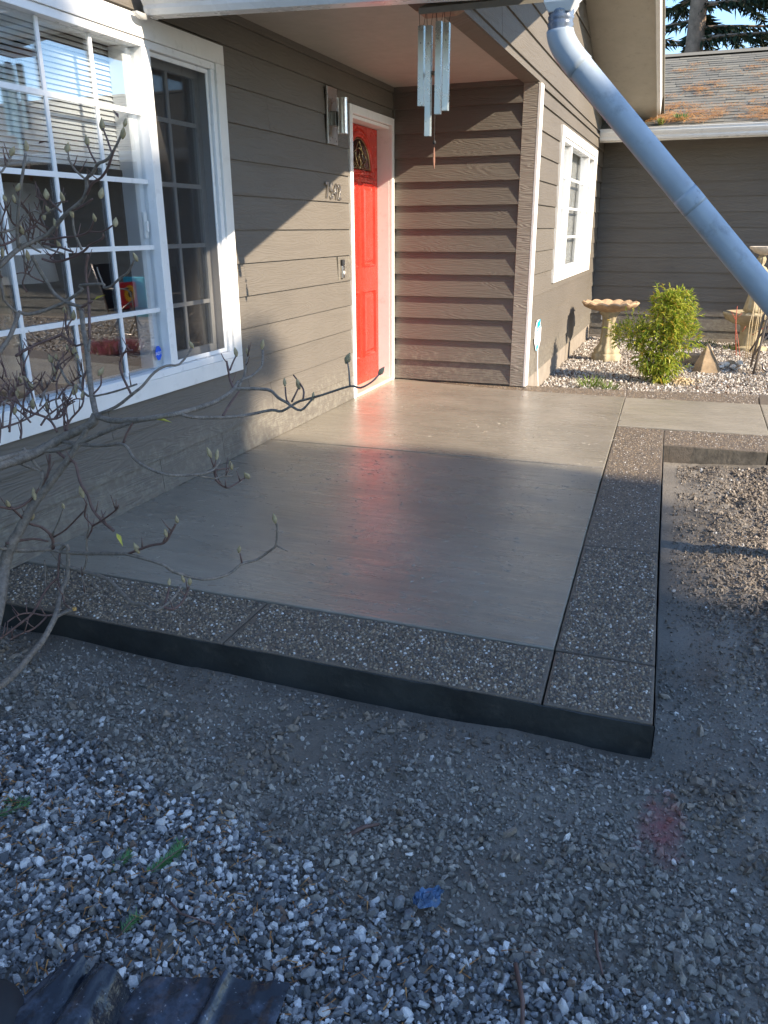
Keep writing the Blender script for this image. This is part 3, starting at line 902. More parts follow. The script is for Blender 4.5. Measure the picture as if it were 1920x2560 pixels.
# ------------------------------------------------------------------ garage wing
garage = thing('garage', 'low taupe garage wing with brown needle-strewn shingle roof behind the garden bed', 'garage', (1.2, 4.5, 0))
MB().box(1.0, 12.0, 4.702, 4.9, -.3, 2.45).build('wall', M_siding, garage)
siding('D', 1.215, 11.9, -.10, 2.36, garage, None or (), {0: [2.55, 5.9], 1: [3.05, 2.15, 6.6], 2: [2.6, 7.5], 3: [2.95, 6.2], 4: [2.2, 5.2, 8.8], 6: [2.7, 7.1], 8: [3.4, 8.0], 10: [2.4, 6.8]})
MB().box(1.2, 12.0, 4.665, 4.70, -.3, -.103).build('foundation', bpy.data.materials['painted_foundation'], garage)
ES, EY, EZ, RIDGE_Y = .372, 4.05, 2.425, 7.7
def roofz(y): return EZ + (y - EY) * ES
mb = MB(); mb.box(1.2, 12.2, 4.10, 4.125, 2.27, 2.415); mb.build('fascia_board', M_white, garage)
MB().box(1.2, 12.2, 4.126, 4.70, 2.345, 2.365).build('soffit', M_soffit, garage)
gg = gutter_mesh(1.225, 12.2, 4.098, 2.283, 2.283).build('gutter', M_gutter, garage)
rt = Vector((0, 1, ES)).normalized(); rn = Vector((0, -ES, 1)).normalized()
mb = MB()
mb.add([(0.9, EY, roofz(EY) - .03), (12.3, EY, roofz(EY) - .03), (12.3, RIDGE_Y, roofz(RIDGE_Y) - .03), (.9, RIDGE_Y, roofz(RIDGE_Y) - .03),
        (12.3, RIDGE_Y + 3.5, roofz(EY) - .03), (.9, RIDGE_Y + 3.5, roofz(EY) - .03)], [(0, 1, 2, 3), (3, 2, 4, 5)])
roof = mb.build('roof', M_shingle2, garage)
# shingles: every one in the part of the roof that shows is a piece of its own
L = (RIDGE_Y - EY) / math.cos(math.atan(ES)); CE = .140; ncourse = int(L / CE) + 1
protos_sh = []
def shingle_mesh(w, th):
    m = MB(); ln = CE * 1.25
    def P(u, d, h):
        p = rt * d + rn * h; return (u, p.y, p.z)
    v = [P(.001, 0, 0), P(w - .001, 0, 0), P(w - .001, ln, -.004), P(.001, ln, -.004), P(.001, 0, th), P(w - .001, 0, th), P(w - .001, ln, .001), P(.001, ln, .001)]
    m.add(v, [(4, 5, 6, 7), (0, 1, 5, 4), (1, 2, 6, 5), (3, 0, 4, 7)])
    return m
meshes = []
for w in (.16, .22, .28, .33):
    for th in (.008, .013):
        m = shingle_mesh(w, th); me = bpy.data.meshes.new('shingle'); me.from_pydata([tuple(p) for p in m.v], [], m.f); me.materials.append(M_shingle); meshes.append((w, me, m))
rl = wloc(roof)
far = MB(); nsh = 0
spots = []
for k in range(ncourse):
    x = 1.72 - random.uniform(0, .3)
    base = Vector((0, EY, roofz(EY) - .025)) + rt * (k * CE - .02)
    while x < 12.2:
        w, me, m = random.choice(meshes)
        if base.y + rt.y * CE < RIDGE_Y:
            spots.append((x, base, me, m))
        x += w
for (x, base, me, m) in spots:
    vis = 1.72 < x < 3.35
    if vis and nsh < 295:
        o = bpy.data.objects.new('shingle', me); col.objects.link(o); o.parent = roof
        o.location = Vector((x, base.y, base.z)) - rl; nsh += 1
    else:
        far.add([(p[0] + x, p[1] + base.y, p[2] + base.z) for p in m.v], m.f)
o = far.build('shingle_field', M_shingle2, roof); o['kind'] = 'stuff'
MB().prism([(0.9, RIDGE_Y - .13, roofz(RIDGE_Y - .13) + .006), (0.9, RIDGE_Y, roofz(RIDGE_Y) + .02), (.9, RIDGE_Y + .13, roofz(RIDGE_Y - .13) + .006)], (11.4, 0, 0)).build('ridge_cap', M_shingle2, roof)
ol = MB(); ol.box(1.355, 1.435, 4.668, 4.682, .10, .225).box(1.372, 1.418, 4.660, 4.668, .12, .20)
ol.build('outlet_cover', M_white, garage, bevel=.003)

# needles lying on the garage roof
def needles(n, pts, length, normal=None, flat=.25):
    """n thin triangles around the given points"""
    V = np.zeros((n, 3, 3)); 
    a = rng.uniform(0, 2 * PI, n); l = rng.uniform(.5, 1.2, n) * length
    d = np.stack([np.cos(a), np.sin(a), rng.normal(0, flat, n)], 1) * l[:, None]
    if normal is not None: d[:, 2] = d[:, 1] * normal + rng.uniform(0, .1, n) * l
    w = np.stack([-np.sin(a), np.cos(a), np.zeros(n)], 1) * .0016
    if normal is not None: w[:, 2] = w[:, 1] * normal; w *= 2.0
    V[:, 0] = pts - w; V[:, 1] = pts + w; V[:, 2] = pts + d
    return V.reshape(-1, 3), np.arange(3 * n).reshape(n, 3)
nn = 4200
cen = np.stack([rng.uniform(1.9, 9.5, 170), rng.uniform(4.1, 7.0, 170)], 1)
cen[:60, 0] = rng.uniform(1.9, 3.4, 60); cen[:26, 1] = rng.uniform(4.1, 4.9, 26)
pk = rng.integers(0, 170, nn); pk[:2000] = rng.integers(0, 60, 2000)
P = np.zeros((nn, 3)); P[:, 0] = cen[pk, 0] + rng.normal(0, .07, nn); P[:, 1] = np.maximum(EY, cen[pk, 1] + rng.normal(0, .045, nn))
P[:, 2] = roofz(P[:, 1]) + .012
V, F = needles(nn, P, .09, ES)
tag(fast_mesh('roof_needles', V, F, M_needle, kind='stuff'), 'drifts of fallen orange needles strewn over the garage shingles')
# moss, twigs and a green sprig lodged where the gable meets the roof
n2 = 420
P = np.stack([rng.normal(2.03, .14, n2), np.abs(rng.normal(0, .18, n2)) + 4.12, np.zeros(n2)], 1); P[:, 2] = roofz(P[:, 1]) + .02 + np.abs(rng.normal(0, .015, n2))
V, F = needles(n2, P, .1, ES * 1.3)
tag(fast_mesh('debris_pile', V, F, M_needle, kind='stuff'), 'brown needle and twig pile against the foot of the gable board')
mb = MB(); mb.tube([(2.10, 4.22, roofz(4.22) + .02), (2.25, 4.35, roofz(4.35) + .05), (2.42, 4.5, roofz(4.5) + .02)], [.005, .004, .003], 5)
tag(mb.build('fallen_twig', M_twig), 'thin fallen twig lying on the garage roof near the gable foot', 'twig')
def tuft(c, n, r, h, mat, name, label, cat, upright=1.0, width=.006, nrm=None):
    Vs = []
    for i in range(n):
        a = random.uniform(0, 2 * PI); rr = r * math.sqrt(random.random()) * .5
        b0 = Vector((c[0] + rr * math.cos(a), c[1] + rr * math.sin(a), c[2]))
        a2 = a + random.uniform(-.8, .8); hh = h * random.uniform(.5, 1)
        tip = b0 + Vector((math.cos(a2) * r * random.uniform(.2, .8), math.sin(a2) * r * random.uniform(.2, .8), hh * upright))
        mid = (b0 + tip) * .5 + Vector((0, 0, hh * .2))
        s = Vector((-math.sin(a2), math.cos(a2), 0)) * width
        Vs += [b0 - s * .4, b0 + s * .4, mid + s, mid - s, tip]
    k = len(Vs) // 5
    F = []
    for i in range(k):
        b = 5 * i; F += [(b, b + 1, b + 2), (b, b + 2, b + 3), (b + 3, b + 2, b + 4)]
    return tag(fast_mesh(name, np.array([v[:] for v in Vs]), F, mat), label, cat)
tuft((2.13, 4.24, roofz(4.24)), 60, .12, .09, M_firgreen, 'fir_sprig', 'green fir sprig lodged on the garage roof beside the white gable board', 'fir sprig')
tuft((1.91, 4.13, roofz(4.1)), 40, .07, .08, M_weed, 'moss_tuft', 'bright moss tuft at the lower end of the white gable board', 'moss')
tuft((3.32, 4.75, roofz(4.75)), 70, .2, .10, M_firgreen, 'fir_sprig', 'green fir sprig lying out on the open garage shingles', 'fir sprig')

# ------------------------------------------------------------------ patio, path and their borders
patio = thing('patio', 'wet concrete patio slab with exposed pebble border', None, (1.1, -2.4, 0), kind='structure')
def slab(name, pts, mat, z1=0.0, z0=-.30, bev=.006, sides=None):
    m = MB(); n = len(pts)
    # inset every joint by 2 mm
    c = Vector((sum(p[0] for p in pts) / n, sum(p[1] for p in pts) / n))
    pp = []
    for p in pts:
        d = c - Vector(p); d.normalize()
        pp.append((p[0] + d.x * .0016, p[1] + d.y * .0016))
    m.prism([(x, y, z1) for x, y in pp], (0, 0, z0 - z1))
    return m.build(name, mat, patio, bevel=bev)
JY0, JY1 = -2.372, -2.330
slab('concrete_panel', [(-.0, JY0 - .008), (2.118, JY1 - .008), (2.181, -4.505), (-.0, -4.515)], M_wetconcrete)
slab('concrete_panel', [(-.0, -.001), (.35, -.06), (1.1, -.20), (2.068, -.208), (2.118, JY1 + .005), (-.0, JY0 + .005)], M_wetconcrete)
slab('concrete_panel', [(2.07, -.208), (3.066, -.145), (3.062, -1.18), (2.093, -1.222)], M_walkconcrete, z1=-.002)
slab('concrete_panel', [(3.068, -.145), (5.6, .02), (5.6, -1.05), (3.064, -1.18)], M_walkconcrete, z1=-.002)
BZ = -.006
AGG = [
    [(-.0, -4.517), (1.134, -4.510), (1.137, -4.835), (-.0, -4.84)],
    [(1.136, -4.510), (2.183, -4.507), (2.196, -4.826), (1.139, -4.835)],
    [(2.185, -4.507), (2.495, -4.497), (2.504, -4.822), (2.198, -4.826)],
    [(2.183, -4.50), (2.155, -3.545), (2.462, -3.528), (2.494, -4.492)],
    [(2.154, -3.54), (2.094, -1.226), (2.402, -1.236), (2.462, -3.523)],
    [(2.405, -1.236), (2.412, -1.655), (3.02, -1.62), (3.06, -1.182)],
    [(3.064, -1.182), (3.024, -1.62), (5.6, -1.5), (5.6, -1.052)],
    [(1.21, .06), (2.045, .13), (2.066, -.206), (1.21, -.204), ],
    [(2.05, .13), (3.082, .282), (3.062, -.143), (2.07, -.205)],
    [(3.086, .282), (5.6, .5), (5.6, .022), (3.066, -.143)],
    [(.36, -.004), (1.207, -.031), (1.207, -.204), (1.1, -.197)],
]
for k, pts in enumerate(AGG):
    slab('aggregate_panel', pts, [M_aggbase], z1=BZ)
# dark formed faces of the slab edge
def faceplate(a, b, z0, z1, t=.003):
    m = MB(); a = Vector((a[0], a[1], 0)); b = Vector((b[0], b[1], 0))
    d = (b - a).normalized(); nrm = Vector((d.y, -d.x, 0))
    n = 40
    v = []
    for i in range(n + 1):
        p = a + (b - a) * i / n
        for z in (z0, z1):
            q_ = p + nrm * (t + random.uniform(-.0004, .0004)); v.append((q_.x, q_.y, z + (random.uniform(-.004, .002) if z == z1 else 0)))
    for i in range(n + 1):
        p = a + (b - a) * i / n
        v += [(p.x, p.y, z0), (p.x, p.y, z1)]
    f = []
    o_ = 2 * (n + 1)
    for i in range(n):
        j = 2 * i
        f += [(j, j + 2, j + 3, j + 1), (j + 1, j + 3, o_ + j + 3, o_ + j + 1)]
    m.add(v, f)
    return m
m = faceplate((-.0, -4.8435), (2.507, -4.8255), -.30, -.010); m.build('edge_face', M_formface, patio)
m = faceplate((2.507, -4.822), (2.4045, -1.24), -.30, -.010); m.build('edge_face', M_formface, patio)
m = faceplate((2.409, -1.651), (3.02, -1.617), -.30, -.014); m.build('edge_face', simple('dry_form_face', (.10, .085, .065), .8, var=.4, nscale=20, bump=.5, bscale=60), patio)

# pebbles of the exposed aggregate
def in_poly(pts, X, Y):
    ins = np.zeros(len(X), bool); n = len(pts)
    for i in range(n):
        x1, y1 = pts[i]; x2, y2 = pts[(i + 1) % n]
        c_ = ((y1 > Y) != (y2 > Y)) & (X < (x2 - x1) * (Y - y1) / ((y2 - y1) if y2 != y1 else 1e-9) + x1)
        ins ^= c_
    return ins
ring6 = [(math.cos(i * PI / 3), math.sin(i * PI / 3)) for i in range(6)]
dome = (np.array([(0, 0, .5)] + [(c * .33, s * .33, .36) for c, s in ring6] + [(c * .5, s * .5, -.1) for c, s in ring6]),
        np.array([(0, 1 + i, 1 + (i + 1) % 6) for i in range(6)] + [t for i in range(6) for t in ((1 + i, 7 + i, 7 + (i + 1) % 6), (1 + i, 7 + (i + 1) % 6, 1 + (i + 1) % 6))]))
cap5 = [(math.cos(i * PI * .4), math.sin(i * PI * .4)) for i in range(5)]
lowdome = (np.array([(0, 0, .42)] + [(c * .5, s * .5, -.05) for c, s in cap5]), np.array([(0, 1 + i, 1 + (i + 1) % 5) for i in range(5)]))
def pebbles(polys, dens, proto, smin, smax):
    Ps = []
    for pts in polys:
        xs = [p[0] for p in pts]; ys = [p[1] for p in pts]
        n = int((max(xs) - min(xs)) * (max(ys) - min(ys)) * dens)
        X = rng.uniform(min(xs), max(xs), n); Y = rng.uniform(min(ys), max(ys), n)
        cxm, cym = sum(xs) / len(xs), sum(ys) / len(ys)
        sh = [(x + (cxm - x) * .012 + (.009 if x < cxm else -.009), y + (.009 if y < cym else -.009)) for x, y in pts]
        k = in_poly(sh, X, Y)
        Ps.append(np.stack([X[k], Y[k], np.full(k.sum(), BZ)], 1))
    P = np.concatenate(Ps); n = len(P)
    s = rng.uniform(smin, smax, n)
    S = np.stack([s * rng.uniform(.8, 1.35, n), s * rng.uniform(.8, 1.2, n), s * rng.uniform(.7, 1.1, n)], 1)
    P[:, 2] += rng.uniform(-.0012, .0006, n)
    return scatter_mesh('aggregate_pebbles', [proto], P, S, rot_z(rng.uniform(0, 6.28, n)), [M_pebble], patio, True)
pebbles(AGG[0:4], 15000, dome, .0062, .0115)
pebbles([AGG[4]], 11500, lowdome, .0065, .011)
pebbles(AGG[5:6] + AGG[7:9] + AGG[10:], 9500, lowdome, .007, .012)

# flecks of cement paste standing on the wet slab
n3 = 5000
X = rng.uniform(.05, 2.12, n3); Y = rng.uniform(-4.46, -.25, n3)
msk = np.array([noise.noise(Vector((x * 1.6, y * 1.6, 3.1))) - abs(y + 3.2) * .12 for x, y in zip(X, Y)]) > -.12
X, Y = X[msk], Y[msk]; n3 = len(X)
s = np.minimum(.011, rng.exponential(.0032, n3) + .002)
P = np.stack([X, Y, np.full(n3, -.0004)], 1)
S = np.stack([s * rng.uniform(1.2, 4.2, n3), s * rng.uniform(.6, 1.1, n3), s * rng.uniform(.25, .6, n3)], 1)
scatter_mesh('cement_flecks', [dome], P, S, rot_z(rng.normal(0, .5, n3)), [M_fleck], patio, True)

# ------------------------------------------------------------------ ground
def gh(x, y):
    h = -.114 + .016 * noise.noise(Vector((x * 1.3, y * 1.3, .5))) + .010 * noise.noise(Vector((x * 4.1, y * 4.1, 1.5)))
    if y < -4.9: h += .012 * min(1, (-4.9 - y) / .9)
    if x > 2.5: h += .02 * min(1, (x - 2.5) / .5) 
    return h
def ghf(x, y):
    n1 = noise.noise(Vector((x * 3.0, y * 3.0, 7.0)))
    a = max(.12, n1 + .3)
    e = (-4.84 - y) if y < -4.84 else max(0.0, x - 2.51)
    bank = .022 * math.exp(-((e - .20 - .05 * n1) / .09) ** 2) * max(0, .35 + noise.noise(Vector((x * 2.2, y * 2.2, 11.0))) * 1.6)
    a *= min(1, .25 + e / .12)
    return gh(x, y) + bank + a * (.020 * noise.noise(Vector((x * 9, y * 9, 2.5))) + .016 * noise.noise(Vector((x * 24, y * 24, 4.5))) + .011 * noise.noise(Vector((x * 52, y * 52, 5.5))))
gx = np.arange(-.3, 4.7, .018); gy = np.arange(-6.5, -1.55, .018)
VV = np.array([(x, y, ghf(x, y)) for y in gy for x in gx])
nx, ny = len(gx), len(gy)
idx = np.arange(nx * ny).reshape(ny, nx)
FF = np.stack([idx[:-1, :-1].ravel(), idx[:-1, 1:].ravel(), idx[1:, 1:].ravel(), idx[1:, :-1].ravel()], 1)
ground = fast_mesh('soil', VV, FF, M_mud, smooth=True, kind='structure')
g2 = MB(); g2.add([(-300, -300, -.20), (300, -300, -.20), (300, 300, -.20), (-300, 300, -.20)], [(0, 1, 2, 3)])
go = g2.build('ground', M_outer); go['kind'] = 'structure'
g3 = MB(); g3.add([(1.18, .0, -.150), (12, .0, -.150), (12, 4.70, -.150), (1.18, 4.70, -.150)], [(0, 1, 2, 3)])
gb = g3.build('garden_bed', M_bed); gb['kind'] = 'structure'

hp = [hull_proto(9 + i % 3, 100 + i, (1, .82, .68)) for i in range(12)]
hp3 = [hull_proto(7, 300 + i, (1, .85, .72)) for i in range(8)]
hp2 = [hull_proto(9, 200 + i, (1, .85, .74)) for i in range(8)]
def sample(x0, x1, y0, y1, n):
    return rng.uniform(x0, x1, n), rng.uniform(y0, y1, n)
GBX = [-.5, .8, 1.4, 1.95, 2.3, 2.9, 4.5]; GBY = [-5.28, -5.38, -5.47, -5.62, -5.66, -5.70, -5.74]
def gravel_w(x, y):
    yb = np.interp(x, GBX, GBY)
    nz = np.array([noise.noise(Vector((a * 2.6, b * 2.6, 9.0))) for a, b in zip(x, y)]) * .10
    return np.clip((yb + nz - y) / .16 + .5, 0, 1)
def visible(x, y):
    """inside the strip of ground the photograph looks at, with a margin"""
    return (x > .0) & (x < 4.2)
# loose crushed gravel
Xa, Ya = sample(.45, 3.2, -6.30, -5.15, 46000)
Xb, Yb = sample(3.2, 4.5, -6.35, -5.4, 9000)
Xc, Yc = sample(.03, .45, -6.3, -5.0, 5000)
X = np.concatenate([Xa, Xb, Xc]); Y = np.concatenate([Ya, Yb, Yc])
w = gravel_w(X, Y); k = rng.random(len(X)) < w
X, Y, w = X[k], Y[k], w[k]
s = np.clip(rng.lognormal(math.log(.0150), .36, len(X)), .007, .034)
Z = np.array([gh(a, b) for a, b in zip(X, Y)]) + rng.uniform(.0, .014, len(X))
S = np.stack([s * 1.15, s, s * .95], 1)
gravel = scatter_mesh('gravel', hp, np.stack([X, Y, Z], 1), S, rand_rot(len(X)), [M_gravel])
tag(gravel, 'loose grey and white crushed gravel spread over the near ground')
# the largest stones, each of its own
smesh = []
for i in range(14):
    V_, F_ = hull_proto(13 + i % 6, 400 + i, (1, .8, .64))
    me = bpy.data.meshes.new('stone'); me.from_pydata([tuple(v) for v in V_], [], [tuple(f) for f in F_]); me.materials.append(M_gravelstone); smesh.append(me)
cnt = 0
while cnt < 288:
    x = random.uniform(.75, 2.95); y = random.uniform(-6.2, -5.2)
    if random.random() > gravel_w(np.array([x]), np.array([y]))[0] * .97 + .006: continue
    o = bpy.data.objects.new('stone', random.choice(smesh)); col.objects.link(o); o.parent = gravel
    sz = random.uniform(.020, .034) * (1.0 if random.random() < .9 else 1.25)
    o.location = (x, y, gh(x, y) + random.uniform(.010, .020)); o.scale = (sz, sz, sz)
    o.rotation_euler = (random.uniform(0, 6.3), random.uniform(0, 6.3), random.uniform(0, 6.3)); cnt += 1
# muddy half-buried gravel between the loose gravel and the patio
Xa, Ya = sample(.15, 3.3, -5.95, -4.85, 44000)
Xb, Yb = sample(2.512, 3.35, -4.85, -1.70, 30000)
Xc, Yc = sample(3.3, 4.6, -6.2, -1.6, 15000)
X = np.concatenate([Xa, Xb, Xc]); Y = np.concatenate([Ya, Yb, Yc])
nz = np.array([noise.noise(Vector((a * 2.3, b * 2.3, 4.0))) + .5 * noise.noise(Vector((a * 6, b * 6, 8.0))) for a, b in zip(X, Y)])
g = gravel_w(X, Y)
dist = np.where(Y < -4.85, -4.85 - Y, np.clip(X - 2.5, 0, 9))
pr = np.clip(.12 + .78 * np.clip(dist / .5, 0, 1) + .95 * nz, .04, 1) * (1 - g * .9)
k = rng.random(len(X)) < pr
X, Y, dist = X[k], Y[k], dist[k]
s = np.clip(rng.lognormal(math.log(.0105), .42, len(X)), .004, .030) * (.75 + .5 * np.clip(dist / .6, 0, 1))
Z = np.array([ghf(a, b) for a, b in zip(X, Y)]) + s * rng.uniform(.0, .30, len(X))
Pm = np.stack([X, Y, Z], 1); Sm = np.stack([s * 1.15, s, s * .8], 1); fr_ = (Y < -4.4)
tag(scatter_mesh('muddy_gravel', hp2, Pm[fr_], Sm[fr_], rand_rot(int(fr_.sum())), [M_darkgravel]), 'dark muddy gravel half sunk in the soil in front of the patio', kind='stuff')
tag(scatter_mesh('earth_crumbs', hp3, Pm[~fr_], Sm[~fr_], rand_rot(int((~fr_).sum())), [M_crumb]), 'brown crumbly earth along the right side of the patio', kind='stuff')
Xa, Ya = sample(.1, 3.3, -5.8, -4.85, 34000)
Xb, Yb = sample(2.512, 3.35, -4.85, -1.70, 26000)
X = np.concatenate([Xa, Xb]); Y = np.concatenate([Ya, Yb])
nz = np.array([noise.noise(Vector((a * 3.0, b * 3.0, 7.0))) for a, b in zip(X, Y)])
k = rng.random(len(X)) < np.clip(.55 + nz * 1.3, .06, 1)
X, Y = X[k], Y[k]
s = np.clip(rng.lognormal(math.log(.0058), .45, len(X)), .0025, .018)
Z = np.array([ghf(a, b) for a, b in zip(X, Y)]) + s * .15
tag(scatter_mesh('soil_crumbs', hp3, np.stack([X, Y, Z], 1), np.stack([s * 1.1, s, s * .85], 1), rand_rot(len(X)), [M_crumb]), 'small crumbs of dug soil lying around the patio', kind='stuff')
# clods of dug earth heaped along the patio edge
Xa, Ya = sample(.1, 3.2, -5.35, -4.88, 5200)
Xb, Yb = sample(2.53, 3.35, -4.7, -1.75, 4200)
X = np.concatenate([Xa, Xb]); Y = np.concatenate([Ya, Yb])
nz = np.array([noise.noise(Vector((a * 3.6, b * 3.6, 15.0))) for a, b in zip(X, Y)])
k = rng.random(len(X)) < np.clip(nz * 2.4, .02, 1)
X, Y = X[k], Y[k]
s = np.clip(rng.lognormal(math.log(.017), .4, len(X)), .008, .045)
Z = np.array([ghf(a, b) for a, b in zip(X, Y)]) + s * .12
tag(scatter_mesh('soil_clods', hp, np.stack([X, Y, Z], 1), np.stack([s * 1.2, s, s * .8], 1), rand_rot(len(X)), [M_crumb]), 'dark clods of dug earth heaped beside the patio edge', kind='stuff')
# pale gravel of the garden bed
X, Y = sample(1.22, 4.2, .05, 4.66, 21000)
s = np.clip(rng.lognormal(math.log(.024), .3, len(X)), .012, .048)
Z = -.150 + rng.uniform(.0, .02, len(X)) + .015 * np.array([noise.noise(Vector((a * 2, b * 2, 1.0))) for a, b in zip(X, Y)])
tag(scatter_mesh('garden_gravel', hp3, np.stack([X, Y, Z], 1), np.stack([s * 1.1, s, s * .75], 1), rand_rot(len(X)), [M_palegravel]), 'pale rounded gravel filling the garden bed', kind='stuff')
X, Y = sample(4.2, 9.0, .5, 4.4, 6500)
s = np.clip(rng.lognormal(math.log(.034), .3, len(X)), .02, .07)
tag(scatter_mesh('garden_gravel', hp3, np.stack([X, Y, -.15 + rng.uniform(.0, .02, len(X))], 1), np.stack([s * 1.1, s, s * .6], 1), rand_rot(len(X)), [M_palegravel]), 'pale gravel of the bed beyond the fountain', kind='stuff')
# orange needles between the near stones
n4 = 1500
X, Y = sample(.7, 2.4, -6.2, -5.45, n4)
k = rng.random(n4) < np.clip(1.6 - (X - .7) * .85, .10, 1) * gravel_w(X, Y); X, Y = X[k], Y[k]
P = np.stack([X, Y, np.array([gh(a, b) for a, b in zip(X, Y)]) + rng.uniform(.008, .024, len(X))], 1)
V, F = needles(len(X), P, .034, None, .15)
tag(fast_mesh('fallen_needles', V, F, M_needle, kind='stuff'), 'dry orange needles caught between the near gravel stones')

# ------------------------------------------------------------------ garden pieces
bb = thing('bird_bath', 'scallop-rimmed stone bird bath on a fluted pedestal beside the garden bush', 'bird bath', (1.64, 2.67, -.14))
def scal(i, r, z, a):
    k = 1 + .055 * abs(math.cos(a * 7)) * (r / .3)
    return r * k, z + (.018 * abs(math.cos(a * 7)) * (r > .2))
mb = MB(); mb.lathe([(.06, .405), (.12, .425), (.22, .445), (.285, .475), (.30, .50), (.285, .515), (.24, .498), (.12, .462), (.0, .455)], (1.64, 2.67, -.02), 84, fn=scal)
mb.build('basin', M_stonerim, bb, True, angle=.9)
def flute(i, r, z, a): return r * (1 + .06 * math.cos(a * 8)), z
mb = MB(); mb.lathe([(.155, -.14), (.155, -.075), (.135, -.06), (.14, -.03), (.115, .0), (.085, .05), (.070, .16), (.066, .26), (.075, .34), (.105, .385), (.11, .405), (.0, .406)], (1.64, 2.67, 0), 64, fn=flute)
mb.build('pedestal', M_stonecast, bb, True, angle=.9)

fo = thing('fountain', 'tan stone fountain with wide bowl and draped figure under the slanting pipe', 'fountain', (3.22, 4.1, -.14))
fx, fy = 3.22, 4.1
def rib(i, r, z, a): return r * (1 + .05 * math.cos(a * 6)), z
mb = MB(); mb.lathe([(.20, -.15), (.20, -.11), (.13, -.09), (.12, .0), (.115, .12), (.13, .165), (.0, .17)], (fx, fy, 0), 48, fn=rib); mb.build('column', M_stonecast, fo, True, angle=.8)
mb = MB(); mb.lathe([(.10, .15), (.22, .17), (.31, .215), (.335, .27), (.35, .29), (.345, .305), (.315, .30), (.2, .26), (.0, .25)], (fx, fy, 0), 56); mb.build('bowl', M_stonecast, fo, True, angle=.8)
def robe(i, r, z, a): return r * (1 + .09 * math.cos(a * 9 + z * 5) + .12 * math.cos(a)), z
mb = MB(); mb.lathe([(.17, .25), (.16, .29), (.10, .31), (.13, .32), (.125, .36), (.105, .45), (.085, .55), (.075, .63), (.085, .70), (.09, .78), (.06, .83), (.03, .85), (.045, .89), (.048, .93), (.03, .97), (.0, .98)], (fx, fy, 0), 48, fn=robe); mb.build('draped_figure', M_stonecast, fo, True)
mb = MB(); mb.lathe([(.03, .97), (.10, 1.0), (.155, 1.05), (.16, 1.07), (.14, 1.06), (.0, 1.01)], (fx + .02, fy, 0), 56, fn=lambda i, r, z, a: (r * (1 + .06 * abs(math.cos(a * 6))), z)); mb.build('shell_bowl', M_shell, fo, True, angle=.9)

# nandina bush
bush = thing('garden_bush', 'bushy yellow-green shrub with fine narrow leaves in the sunny gravel bed', 'shrub', (2.25, 1.45, -.14))
blobs = [((2.33, 1.45, .48), (.19, .19, .22), 430), ((2.20, 1.43, .32), (.25, .21, .19), 360), ((1.98, 1.45, .30), (.20, .15, .13), 220), ((2.44, 1.46, .30), (.15, .17, .18), 260),
         ((2.22, 1.42, .10), (.20, .17, .16), 300), ((2.30, 1.42, -.01), (.15, .14, .12), 220), ((2.26, 1.46, .60), (.13, .13, .11), 160), ((2.38, 1.46, .62), (.12, .12, .11), 160)]
Vs, Fs = [], []
def leaf(base, d, ln, wd, sag):
    d = d.normalized(); side = d.cross(Vector((0, 0, 1)))
    side = side.normalized() if side.length > 1e-3 else Vector((1, 0, 0))
    up = side.cross(d)
    pts = [base, base + d * ln * .35 + side * wd + up * .004, base + d * ln * .4 - up * 0.003, base + d * ln * .35 - side * wd + up * .004, base + d * ln + Vector((0, 0, -sag * ln))]
    b = len(Vs); Vs.extend([p[:] for p in pts]); Fs.extend([(b, b + 1, b + 2), (b, b + 2, b + 3), (b + 1, b + 4, b + 2), (b + 2, b + 4, b + 3)])
for c, r, n in blobs:
    for _ in range(n):
        v = Vector((random.gauss(0, 1), random.gauss(0, 1), random.gauss(0, 1))).normalized() * random.random() ** .35
        p = Vector((c[0] + v.x * r[0], c[1] + v.y * r[1], c[2] + v.z * r[2]))
        out = (v + Vector((0, 0, .45 if c[2] > .25 else -.1)) + Vector((random.gauss(0, .45), random.gauss(0, .45), random.gauss(0, .4)))).normalized()
        for k in range(3):
            leaf(p + out * .012 * k, out + Vector((random.gauss(0, .45), random.gauss(0, .45), random.gauss(0, .3))), random.uniform(.042, .075), random.uniform(.0055, .009), random.uniform(.05, .5))
for _ in range(46):                                 # shoots that stand out of the clump
    c, r, n = random.choice(blobs)
    v = Vector((random.gauss(0, 1), random.gauss(0, 1), random.gauss(0, 1) + .3)).normalized()
    p = Vector((c[0] + v.x * r[0], c[1] + v.y * r[1], c[2] + v.z * r[2]))
    for k in range(9):
        q_ = p + v * (.012 * k) + Vector((0, 0, .003 * k))
        leaf(q_, v + Vector((random.gauss(0, .5), random.gauss(0, .5), random.gauss(0, .4))), random.uniform(.035, .06), random.uniform(.004, .007), .2)
o = fast_mesh('foliage', np.array(Vs), Fs, M_bush, bush, kind='stuff')
for c, r, n in blobs:
    for k in range(2):
        p0_ = Vector((2.26 + random.uniform(-.06, .06), 1.45 + random.uniform(-.05, .05), -.15)); p1_ = Vector(c) + Vector((random.uniform(-.5, .5) * r[0], random.uniform(-.5, .5) * r[1], r[2] * .4))
        MB().tube([p0_, p0_.lerp(p1_, .5) + Vector((random.uniform(-.03, .03), random.uniform(-.03, .03), .03)), p1_], [.006, .005, .003], 6).build('stem', M_twig, bush, True)
tuft((1.68, .88, -.145), 90, .20, .11, M_weed, 'weed', 'larger pale green weed at the edge of the garden gravel beside the path', 'weed', width=.004)
tuft((1.86, .84, -.145), 60, .14, .08, M_weed, 'weed', 'smaller pale green weed just right of the larger one at the path edge', 'weed', width=.004)
tuft((2.72, 4.2, -.15), 50, .22, .12, M_weed, 'weed', 'low green weed growing by the garage wall behind the pointed rock', 'weed', width=.004)
